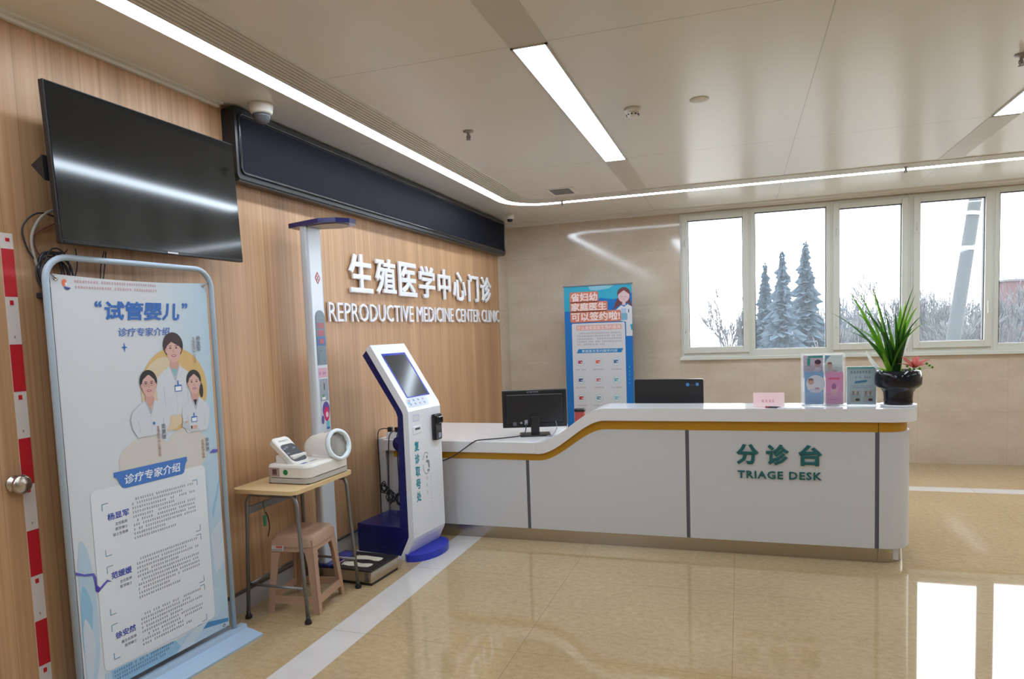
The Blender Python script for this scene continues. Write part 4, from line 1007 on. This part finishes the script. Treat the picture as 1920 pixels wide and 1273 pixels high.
MB().box(-.03, .03, -.05, -.02, .01, .2, BLACK, .004, 2, L).box(-.12, .12, -.09, .08, 0, .012, BLACK, .004, 2, L).build('stand', m2)
b = MB(); PM2 = Plane(L @ Vector((0, -.0205, 0)), (1, 0, 0), (0, 0, 1))
b.ell(PM2, .148, .408, .014, .014, .0008, ink('stkblue', 50, 135, 195), 16); b.rrect(PM2, .21, .233, .398, .422, .004, .0008, ink('stkblue2', 80, 130, 185)); b.bars(PM2, .165, .205, .40, .012, .0008, ink('stkgrey', 110, 105, 115), 5, 0); b.build('blue_sticker', m2)
rp = thing('red_pouch', 'small red and black pouch behind the curved counter', 'pouch', (-1.285, 5.62, .77))
MB().box(-1.325, -1.245, 5.60, 5.66, .77, .965, mat('red_cloth', srgb(185, 75, 70), .6), .012).build('body', rp)
MB().box(-1.327, -1.240, 5.595, 5.665, .955, .985, BLACK, .010).build('black_flap', rp)

ZC = 1.053
hd_ = thing('brochure_holder', 'clear four-pocket brochure holder on the raised counter', 'brochure holder', (.55, 5.24, ZC))
b = MB(); b.box(.415, .685, 5.30, 5.304, ZC+.006, ZC+.365, ACRYL); b.box(.412, .688, 5.19, 5.305, ZC, ZC+.006, ACRYL); b.box(.412, .416, 5.20, 5.305, ZC+.006, ZC+.36, ACRYL); b.box(.684, .688, 5.20, 5.305, ZC+.006, ZC+.36, ACRYL); b.box(.556, .559, 5.205, 5.30, ZC+.006, ZC+.36, ACRYL)
b.build('acrylic_frame', hd_)
for z0, y in ((ZC+.008, 5.20), (ZC+.195, 5.245)): MB().box(.416, .684, y, y+.003, z0, z0+.09, ACRYL).build('pocket_front', hd_)
def brochure(x0, x1, z0, z1, y, m, label, art):
    t = thing('brochure', label, 'brochure', ((x0+x1)/2, y, z0), 0, 'brochures in the clear holder')
    MB().box(x0, x1, y, y+.006, z0, z1, m).build('cover', t)
    pl = Plane((x0, y, z0), (1, 0, 0), (0, 0, 1)); b = MB(); art(b, pl, x1-x0, z1-z0); b.build('cover_print', t)
def baby(b, p, w, h, cx, cz, s):
    b.ell(p, cx, cz, .018*s, .020*s, .0010, ink('babyskin', 190, 155, 145), 14); b.ell(p, cx, cz+.012*s, .015*s, .008*s, .0013, ink('babyhair', 130, 105, 105), 12); b.flat(p, [(cx-.02*s, cz-.05*s), (cx-.005, cz-.018*s), (cx+.02*s, cz-.025*s), (cx+.055*s, cz-.045*s), (cx+.05*s, cz-.055*s)], .0010, ink('babycloth', 205, 200, 205)); b.ell(p, cx+.035*s, cz-.042*s, .014*s, .005*s, .0014, ink('babyhand', 165, 135, 130), 10)
def art_lilac(b, p, w, h):
    b.rect(p, .025, .045, h*.5, h-.02, .0008, ink('bteal', 60, 150, 145)); b.rect(p, .03, w, h-.018, h-.004, .0008, ink('bteal', 60, 150, 145))
    b.ell(p, w*.72, h*.62, .019, .024, .0012, ink('bskin', 185, 140, 140), 14); b.ell(p, w*.74, h*.69, .021, .017, .0015, ink('bhair', 75, 60, 75), 14); b.flat(p, [(w*.5, h*.2), (w*.62, h*.44), (w*.85, h*.44), (w*.98, h*.2)], .0010, ink('bcoat', 215, 210, 222)); b.rect(p, w*.85, w*.93, h*.08, h*.3, .0014, ink('bplum', 150, 90, 120))
def art_green(b, p, w, h): b.flat(p, [(0, h), (.04, h), (.012, h*.8), (0, h*.6)], .0008, ink('bblue', 110, 155, 195)); baby(b, p, w, h, w*.28, h*.55, 1.0)
def art_blue(b, p, w, h):
    b.ell(p, w*.58, h*.62, w*.50, h*.27, .0006, ink('bpale', 196, 200, 215), 30); baby(b, p, w, h, w*.33, h*.70, 1.15); b.bars(p, w*.3, w*.8, h*.42, .012, .0012, ink('bdeep', 70, 125, 190), 3, 0); b.rect(p, w*.3, w*.8, h*.10, h*.12, .0012, ink('bdeep2', 90, 135, 185))
def art_pink(b, p, w, h):
    b.rect(p, w*.15, w*.8, h*.77, h*.83, .0010, ink('bred', 205, 90, 130)); b.ell(p, w*.5, h*.42, w*.22, h*.17, .0008, ink('brose', 200, 160, 180), 20); b.ell(p, w*.47, h*.55, w*.14, h*.10, .0010, ink('bmauve', 150, 95, 140), 16); b.ell(p, w*.5, h*.40, w*.10, h*.08, .0012, ink('bsand', 200, 160, 160), 14); b.rect(p, w*.1, w*.9, h*.13, h*.16, .0010, ink('bmauve2', 175, 120, 165))
brochure(.425, .552, ZC+.20, ZC+.352, 5.262, ink('clilac', 190, 178, 198), 'lilac brochure with a portrait, upper left pocket of the holder', art_lilac)
brochure(.563, .678, ZC+.20, ZC+.350, 5.262, ink('cgreen', 205, 222, 222), 'pale green brochure with a baby, upper right pocket of the holder', art_green)
brochure(.430, .552, ZC+.010, ZC+.240, 5.222, ink('cblue', 120, 160, 200), 'blue brochure with a baby, lower left pocket of the holder', art_blue)
brochure(.566, .676, ZC+.010, ZC+.235, 5.222, ink('cpink', 200, 140, 180), 'pink brochure with a small figure, lower right pocket of the holder', art_pink)
fl = thing('flyer_stand', 'small clear stand with a pale blue flyer beside the brochure holder', 'sign', (.79, 5.22, ZC))
MB().box(.695, .885, 5.215, 5.218, ZC+.006, ZC+.272, ACRYL).box(.695, .885, 5.225, 5.228, ZC+.006, ZC+.272, ACRYL).box(.69, .89, 5.18, 5.26, ZC, ZC+.006, ACRYL).build('acrylic_stand', fl)
MB().box(.70, .88, 5.2185, 5.2245, ZC+.008, ZC+.268, ink('flyerblue', 178, 205, 216)).build('flyer', fl)
pl = Plane((.70, 5.2145, ZC), (1, 0, 0), (0, 0, 1)); b = MB(); FT = ink('flyertext', 80, 110, 140)
b.rect(pl, .0, .18, .255, .268, .0006, ink('flyerteal', 95, 165, 160)); b.bars(pl, .02, .16, .225, .018, .0008, FT, 4, .05); b.bars(pl, .02, .16, .19, .014, .0008, FT, 7, .3); b.flat(pl, [(.045, .155), (.12, .165), (.125, .178), (.05, .170)], .0008, ink('flyerbrush', 60, 120, 155)); b.bars(pl, .02, .16, .135, .007, .0008, FT, 8, .05); b.bars(pl, .02, .16, .122, .007, .0008, FT, 9, .05)
for u in (.02, .10):
    b.rect(pl, u, u+.065, .07, .108, .0006, ink('flyerphoto', 165, 165, 165)); b.bars(pl, u+.003, u+.06, .074, .030, .0010, ink('flyerdark', 90, 85, 85), int(u*100), .1); b.rect(pl, u, u+.065, .03, .062, .0006, ink('flyerphoto2', 150, 155, 150)); b.ell(pl, u+.045, .042, .015, .010, .0010, DK, 10)
b.build('flyer_print', fl)
pk = thing('pink_card', 'pink folded name card standing on the raised counter', 'card', (.19, 5.16, ZC))
MB().prism([(0, 0), (.03, .10), (.06, 0), (.058, 0), (.03, .097), (.002, 0)], .086, .292, ink('pinkcard', 250, 218, 222), lambda a, c, w: (w, 5.125+a, ZC+.001+c)).build('folded_card', pk)
pl = Plane((.086, 5.125, ZC), (1, 0, 0), (0, .287, .958)); b = MB(); b.bars(pl, .055, .155, .035, .022, .0008, ink('pinktext', 225, 140, 160), 6, 0); b.build('card_text', pk)
pn = thing('pen', 'dark pen lying by the pink card', 'pen', (.20, 5.075, ZC))
MB().tube([(.19, 5.085, ZC+.006), (.25, 5.07, ZC+.006)], .0055, ink('penbody', 50, 45, 60), 8).build('barrel', pn)
MB().tube([(.25, 5.07, ZC+.006), (.262, 5.067, ZC+.006), (.27, 5.065, ZC+.006)], [.005, .003, .0008], CHROME, 8).build('tip', pn)
MB().tube([(.19, 5.085, ZC+.006), (.165, 5.091, ZC+.006)], .006, ink('pencap', 150, 60, 70), 8).build('cap', pn)
tag(MB().box(.24, .40, 5.06, 5.13, ZC, ZC+.004, ink('notepaper', 225, 228, 240), .001).build('paper_slip'), 'white paper slip lying in front of the brochure holder', 'paper')

# potted plant
px, py = 1.0, 5.20+.0
pt = thing('potted_orchid', 'potted plant with long green blades in a black glazed pot on the counter end', 'potted plant', (1.005, 5.21, ZC))
xf = XF((1.012, 5.21, ZC)) @ Matrix.Scale(1.07, 4)
MB().lathe([(.0, 0), (.098, 0), (.106, .010), (.104, .015), (.094, .011), (0, .011)], mat('white_saucer', (.8, .81, .83), .3), 40, xf).build('saucer', pt)
POT = mat('black_glaze', (.006, .008, .014), .10, spec=.45)
MB().lathe([(.0, .012), (.080, .012), (.083, .02), (.081, .05), (.085, .09), (.100, .112), (.118, .122), (.131, .14), (.133, .17), (.131, .20), (.122, .222), (.108, .228), (.098, .222), (.098, .205), (0, .203)], POT, 48, xf).build('pot', pt)
MB().lathe([(.098, .206), (.06, .212), (0, .215)], mat('potting_soil', (.03, .02, .015), .9), 24, xf).build('soil', pt)
LF = [leaf_mat('leaf_green', (.035, .11, .012), (.20, .52, .03)), leaf_mat('leaf_dark', (.015, .055, .010), (.05, .20, .02)), leaf_mat('leaf_bright', (.08, .20, .015), (.40, .75, .05))]
rnd = random.Random(7)
def blade(base, tip, bend, w, m, parent, name='leaf'):
    b = MB(); B, T = Vector(base), Vector(tip); mid = (B+T)/2+Vector(bend); n_ = 12; vs = []; fs = []
    d0 = Vector((T.x-B.x, T.y-B.y, 0)); side = Vector((-d0.y, d0.x, 0)); side = side.normalized() if side.length > .02 else Vector((1, 0, 0))
    face = Vector((right.x, right.y, 0)).normalized()
    side = (side*.45+face*(.8 if side.dot(face) >= 0 else -.8)).normalized()
    for i in range(n_+1):
        t = i/n_; p = B*(1-t)**2+mid*2*t*(1-t)+T*t*t; ww = w*(.55+.45*min(1, t*4))*(1-t**3.0)+.0006
        nrm = side.cross((T-B).normalized())
        vs += [p-side*ww, p+nrm*ww*.35, p+side*ww]
    for i in range(n_):
        a = 3*i; fs += [(a, a+1, a+4, a+3), (a+1, a+2, a+5, a+4)]
    b.add(vs, fs, m, True); return b.build(name, parent)
zt = ZC+.21
tips = [(.60, 5.25, 1.70, .04), (.70, 5.10, 1.83, .03), (.765, 5.28, 1.86, .05), (.83, 5.15, 1.90, .02), (.845, 5.24, 1.885, .02), (.66, 5.14, 1.58, .10), (.70, 5.3, 1.62, .09), (.74, 5.12, 1.70, .05), (1.10, 5.2, 1.86, -.03), (1.07, 5.28, 1.76, -.02), (1.17, 5.22, 1.67, -.08), (1.20, 5.15, 1.635, -.09), (1.145, 5.3, 1.72, -.05), (.93, 5.22, 1.70, 0), (.98, 5.15, 1.68, 0), (1.03, 5.24, 1.74, .01), (1.05, 5.17, 1.62, 0), (.89, 5.28, 1.66, .02), (.81, 5.2, 1.52, .08), (.86, 5.13, 1.60, .04), (1.0, 5.2, 1.60, 0), (.95, 5.18, 1.58, 0), (1.08, 5.13, 1.58, -.02), (.78, 5.26, 1.74, .05), (1.12, 5.25, 1.80, -.04), (.90, 5.2, 1.55, .02)]
for i, (x, y, z, bd) in enumerate(tips):
    bx, by = 1.0+rnd.uniform(-.045, .03), 5.21+rnd.uniform(-.04, .04)
    blade((bx, by, zt-.005), (x, y, z), (bd*.9, 0, .10 if z < 1.75 else .04), rnd.uniform(.010, .0165), (LF[1], LF[0], LF[0], LF[1], LF[2])[i % 5] if i < 13 else LF[1 if i % 3 else 0], pt)
for x, z in ((.915, 1.42), (.925, 1.36), (.88, 1.32)): blade((.96, 5.17, zt), (x-.01, 5.14, z), (0, 0, .02), .016, LF[2], pt)
WL = leaf_mat('pale_leaf', (.75, .76, .74), (.9, .92, .88))
blade((.93, 5.2, zt+.01), (.815, 5.2, 1.435), (-.03, 0, -.01), .026, WL, pt, 'pale_leaf')
for x, z in ((1.13, 1.66), (1.09, 1.58)): blade((1.0, 5.27, zt), (x, 5.3, z), (.03, 0, .03), .014, WL, pt, 'pale_leaf')
PKL = leaf_mat('pink_bract', (.55, .13, .13), (.85, .25, .22))
fc = Vector((1.10, 5.17, zt+.075))
for i in range(11):
    a = 2*PI*i/11; e = .35+.25*(i % 3)
    tip = fc+Vector((math.cos(a)*.125*math.cos(e), math.sin(a)*.06, math.sin(e)*.115-.035))
    blade(fc-Vector((0, 0, .025)), tip, (0, 0, .02), .018, PKL, pt, 'pink_bract')
blade((1.02, 5.14, zt), (1.04, 5.11, zt+.03), (0, 0, .02), .018, PKL, pt, 'pink_bract')
for i in range(9):
    q = Vector((1.03+.018*i+.005*rnd.random(), 5.15+rnd.uniform(-.02, .02), zt+.03+rnd.uniform(-.01, .045)))
    if i > 5: q = Vector((1.17+.016*(i-6), 5.16, zt+.075-.012*(i-6)))
    b = MB(); b.lathe([(0, -.008), (.007, -.004), (.008, .002), (.005, .008), (0, .010)], LF[2], 8, Matrix.Translation(q)); b.tube([q, fc-Vector((0.02, 0, .05))], .0012, LF[2], 5); b.build('bud', pt)

# ------------------------------------------------------------------ roll-up banner behind the desk
ru = thing('roll_up_banner', 'blue roll-up banner with a woman drawn on it by the far wall', 'banner', (-1.635, 8.3, 0))
RX0, RX1, RT, RY = -2.05, -1.218, 2.165, 8.30
MB().box(RX0-.01, RX1+.01, RY-.09, RY+.09, 0, .085, mat('banner_base', (.5, .5, .52), .3, .6), .012).build('base', ru)
MB().tube([(-1.634, RY+.03, .08), (-1.634, RY+.02, RT)], .012, GREYM, 8).build('pole', ru)
MB().box(RX0-.012, RX1+.012, RY-.008, RY+.012, RT-.002, RT+.018, GREYM, .003).build('top_rail', ru)
MB().box(RX0, RX1, RY-.002, RY, .08, RT, ink('rublue', 0, 108, 186)).build('sheet', ru)
pr = Plane((RX0, RY-.002, RT), (1, 0, 0), (0, 0, 1)); wR = RX1-RX0
TQ, TQ2 = ink('ruturq', 40, 160, 190), ink('rupale', 130, 185, 205)
b = MB(); b.flat(pr, [(0, -.30), (.08, -.30), (.45, -.15), (.62, -.175), (.72, -.15), (wR, -.10), (wR, 0), (0, 0)], .0006, TQ); b.flat(pr, [(.30, -.002), (.33, -.05), (.40, -.06), (.56, -.04), (.62, -.002)], .0010, TQ2)
b.build('wave_print', ru)
b = MB(); COR, CRM = ink('rucoral', 205, 120, 95), ink('rucream', 232, 215, 210)
for s_, u0, w_, v0, h_ in (('省妇幼', .085, .33, -.185, .105), ('家庭医生', .085, .44, -.30, .10), ('可以签约啦!', .085, .60, -.425, .11)):
    b.rrect(pr, u0-.012, u0+w_+.012, v0-.012, v0+h_+.012, .02, .0032, COR); b.text(pr, s_, u0, v0, w_, h_, .0036, .0004, CRM, .03)
b.build('headline_print', ru)
b = MB(); HB, FS = ink('ruhair', 105, 58, 58), ink('ruface', 212, 180, 182)
b.flat(pr, [(.60, -.30), (.66, -.16), (.80, -.16), (wR, -.27), (wR-.02, -.27), (.78, -.22), (.70, -.24)], .0016, HB); b.ell(pr, .735, -.11, .078, .075, .0018, HB, 24); b.ell(pr, .735, -.145, .068, .072, .0022, FS, 24)
b.flat(pr, [(.67, -.12), (.735, -.072), (.80, -.12), (.79, -.075), (.735, -.045), (.68, -.075)], .0026, HB); b.rect(pr, .715, .755, -.25, -.20, .0020, FS)
b.flat(pr, [(.62, -.42), (.64, -.30), (.70, -.25), (.735, -.27), (.78, -.24), (wR-.002, -.27), (wR-.002, -.62), (.755, -.62), (.755, -.45)], .0020, ink('rucoat', 205, 210, 215)); b.rect(pr, .70, .76, -.345, -.29, .0026, ink('ruscrub', 165, 190, 215)); b.rrect(pr, .68, .775, -.43, -.345, .015, .0026, ink('rufolder', 120, 170, 195)); b.rect(pr, .785, .795, -.34, -.30, .0026, DK)
b.flat(pr, [(wR-.03, -.48), (wR-.002, -.48), (wR-.002, -.55), (wR-.015, -.55)], .0026, TQ)
for q in (.712, .758): b.ell(pr, q, -.15, .005, .004, .0028, HB, 8)
b.ell(pr, .735, -.180, .012, .004, .0028, ink('rulip', 190, 130, 135), 8); b.build('woman_print', ru)
b = MB(); b.rrect(pr, .088, .742, -1.95, -.45, .02, .0012, ink('rupanel', 206, 207, 212)); b.build('panel_print', ru)
b = MB(); b.rect(pr, .145, .70, -.535, -.475, .0016, ink('ruheadbg', 215, 160, 152)); b.text(pr, '什么是家庭医生签约服务', .155, -.528, .535, .046, .0020, .0003, ink('ruheadtx', 238, 220, 218), .012)
for i, e in enumerate((.70, .70, .70, .70, .52)): b.bars(pr, .15+(.03 if i == 0 else 0), e, -.582-.034*i, .02, .0018, ink('rutext', 130, 120, 128), 60+i, .12)
b.flat(pr, [(.14, -.815), (.165, -.765), (.715, -.765), (.69, -.815)], .0016, ink('ruribbon', 20, 125, 190)); b.text(pr, '家庭医生签约服务内容', .205, -.807, .44, .034, .0020, .0003, ink('ruribtx', 190, 220, 235), .012)
b.build('text_print', ru)
b = MB(); IC = ink('ruiconring', 165, 195, 205); icons = [ink('ruic%d' % i, *c) for i, c in enumerate(((175, 70, 95), (215, 100, 80), (75, 115, 160), (70, 90, 145), (190, 120, 130), (120, 170, 185), (190, 55, 60), (110, 155, 170), (130, 185, 195)))]
for j in range(3):
    for i in range(3):
        u, v = .185+.22*i, -.925-.222*j; b = MB()
        b.ell(pr, u, v, .05, .05, .0016, IC, 20); b.ell(pr, u, v, .042, .042, .0019, ink('ruiconin', 214, 218, 222), 20); b.rrect(pr, u-.03, u+.026, v-.02, v+.022, .01, .0022, icons[3*j+i]); b.ell(pr, u+.012, v-.004, .010, .008, .0025, ink('ruiconin', 214, 218, 222), 10); b.bars(pr, u-.062, u+.065, v-.10, .018, .0018, ink('rutext', 130, 120, 128), 80+3*j+i, .08); b.build('icon_print', ru)
b = MB()
for i in range(5): b.bars(pr, .775, .80, -1.0-.05*i, .02, .0018, ink('ruside', 110, 190, 215), 95+i, 0)
b.build('side_print', ru)

# ------------------------------------------------------------------ outside
gm = mat('winter_ground', (.22, .21, .19), .9)
struct(MB().box(-60, 90, 9.6, 160, -5.2, -5, gm).build('ground'), 'pale ground outside the windows', 'ground')
CONI, BARK, TWIG = mat('conifer_needles', (.06, .095, .125), .8), mat('tree_bark', (.05, .045, .045), .9), mat('bare_twigs', (.09, .095, .10), .9)  # blue-grey in needles and twigs stands in for haze over distance
def conifer(x, y, h, r, seed, label):
    t = thing('conifer_tree', label, 'tree', (x, y, -5), 0, 'conifers beyond the windows'); rnd = random.Random(seed)
    MB().tube([(x, y, -5), (x, y, -5+h*.97)], [.16, .02], BARK, 8).build('trunk', t)
    b = MB(); n_ = int(h*4)
    for k in range(n_):
        z = -5+h*.10+h*.9*k/n_; rr = r*(1-.95*k/n_)*(.75+.5*rnd.random())
        for i in range(17):
            a = rnd.random()*2*PI; q = rr*rnd.uniform(.55, 1.2); w = .10+.20*rr; e = Vector((math.cos(a), math.sin(a), 0)); sd = Vector((-e.y, e.x, 0))
            p0 = Vector((x, y, z+rnd.uniform(-.1, .3))); p1 = p0+e*q+Vector((0, 0, -q*rnd.uniform(.05, .5))); pm = p0.lerp(p1, .55)
            b.add([p0, pm+sd*w, p1, pm-sd*w], [(0, 1, 2, 3)], CONI)
            b.add([p0, pm+Vector((0, 0, w)), p1, pm-Vector((0, 0, w))], [(0, 1, 2, 3)], CONI)
    b.build('foliage', t)
def bare_tree(x, y, h, seed, label, sp=.5):
    t = thing('bare_tree', label, 'tree', (x, y, -5), 0, 'bare winter trees beyond the windows'); rnd = random.Random(seed)
    tr, tw = MB(), MB()
    def grow(p, d, L_, r, lev):
        q = p+d*L_; (tr if lev < 2 else tw).tube([p, p+d*L_*.5+Vector((rnd.uniform(-.05, .05)*L_, 0, 0)), q], [max(r, .022), max(r*.8, .02), max(r*.6, .018)], BARK if lev < 2 else TWIG, 5 if lev < 2 else 3)
        if lev >= 5: return
        for k in range(3 if lev else 5):
            nd = (d+Vector((rnd.uniform(-sp, sp), rnd.uniform(-sp, sp), rnd.uniform(0, .35)))).normalized()
            grow(p+d*L_*rnd.uniform(.5, 1.0), nd, L_*rnd.uniform(.58, .78), r*.58, lev+1)
    grow(Vector((x, y, -5)), Vector((0, 0, 1)), h*.33, .15, 0)
    tr.build('trunk', t); tw.build('twigs', t)
conifer(2.35, 43, 10.6, 2.0, 1, 'narrow dark conifer behind the second window pane, left one')
conifer(4.35, 52, 12.0, 2.4, 2, 'dark conifer behind the second window pane, right one')
conifer(2.0, 60, 11.4, 2.0, 3, 'slim conifer at the left edge of the second pane')
conifer(7.0, 58, 9.2, 1.6, 4, 'small conifer behind the third window pane')
for i, (x, y, h, lb) in enumerate(((-.25, 47, 10.0, 'faint bare tree behind the leftmost pane'), (4.9, 36, 8.8, 'bare tree between the second and third panes'), (6.7, 44, 9.6, 'bare tree left of the plant blades'), (10.4, 58, 12.0, 'tallest bare tree behind the third pane'), (7.9, 33, 8.4, 'bare tree behind the right of the third pane'), (11.3, 49, 10.0, 'bare tree at the left of the fourth pane'), (10.2, 38, 8.8, 'bare tree left of the leaning pole'), (15.5, 51, 10.4, 'bare tree right of the leaning pole'), (12.6, 40, 9.6, 'bare tree at the right of the fourth pane'))):
    bare_tree(x, y, h, 20+i, lb, .42)
hg = MB(); rnd = random.Random(5); HZ = mat('thicket_grey', (.085, .10, .112), .9)  # haze over the far stems is put into this blue-grey
for k in range(2300):
    y = 68+rnd.random()*6; x = -.5+(rnd.random()**.8)*26; h = 5.2+3.6*rnd.random()**1.6+1.1*math.sin(x*.9)+.5*math.sin(x*2.3)
    w = rnd.uniform(.03, .08); p = Vector((x, y, -5)); q = p+Vector((rnd.uniform(-.6, .6), 0, h)); f = Vector((w, 0, 0))
    hg.add([p-f, p+f, q+f*.2, q-f*.2], [(0, 1, 2, 3)], HZ)
    for j in range(7):
        a = p.lerp(q, rnd.uniform(.35, .95)); e = a+Vector((rnd.uniform(-.9, .9), 0, rnd.uniform(.3, 1.0)))
        hg.add([a-f*.5, a+f*.5, e], [(0, 1, 2)], HZ)
tag(hg.build('bare_thicket'), 'hazy grey thicket of bare stems behind the trees outside', 'shrubs', kind='stuff')
po = thing('leaning_pole', 'grey leaning pole with two pale bands behind the fourth window pane', 'pole', (5.0, 22, -5))
d = Vector((.125, 0, 1)); B0 = Vector((4.88, 22, -5))
MB().tube([B0, B0+d*10.6], [.22, .15], mat('pole_grey', (.030, .035, .038), .8), 14).build('shaft', po)
for k in (8.42, 9.35): MB().tube([B0+d*k, B0+d*(k+.09)], .185, mat('pole_band', (.7, .7, .68), .7), 14).build('band', po)
bd = thing('brick_building', 'red brick building with blue windows beyond the right pane', 'building', (26, 62, -5))
b = MB().box(18.7, 40, 60, 64, -5, 4.0, mat('red_brick', (.075, .034, .034), .9)); b.build('wall', bd)
MB().box(18.6, 40.1, 59.9, 64.1, 4.0, 4.15, mat('roof_grey', (.08, .08, .09), .8)).build('roof', bd)
for z in (-3.6, -1.55, .75):
    for k in range(6):
        x0 = 19.1+k*3.4
        f_ = MB().box(x0, x0+2.2, 59.93, 60.05, z, z+1.35, mat('far_frame', (.12, .16, .20), .5)).build('window', bd)
        bb = MB()
        for q in range(3): bb.box(x0+.08+q*.71, x0+.70+q*.71, 59.90, 59.94, z+.08, z+1.27, mat('far_glass', (.03, .055, .075), .3))
        bb.build('pane', f_)
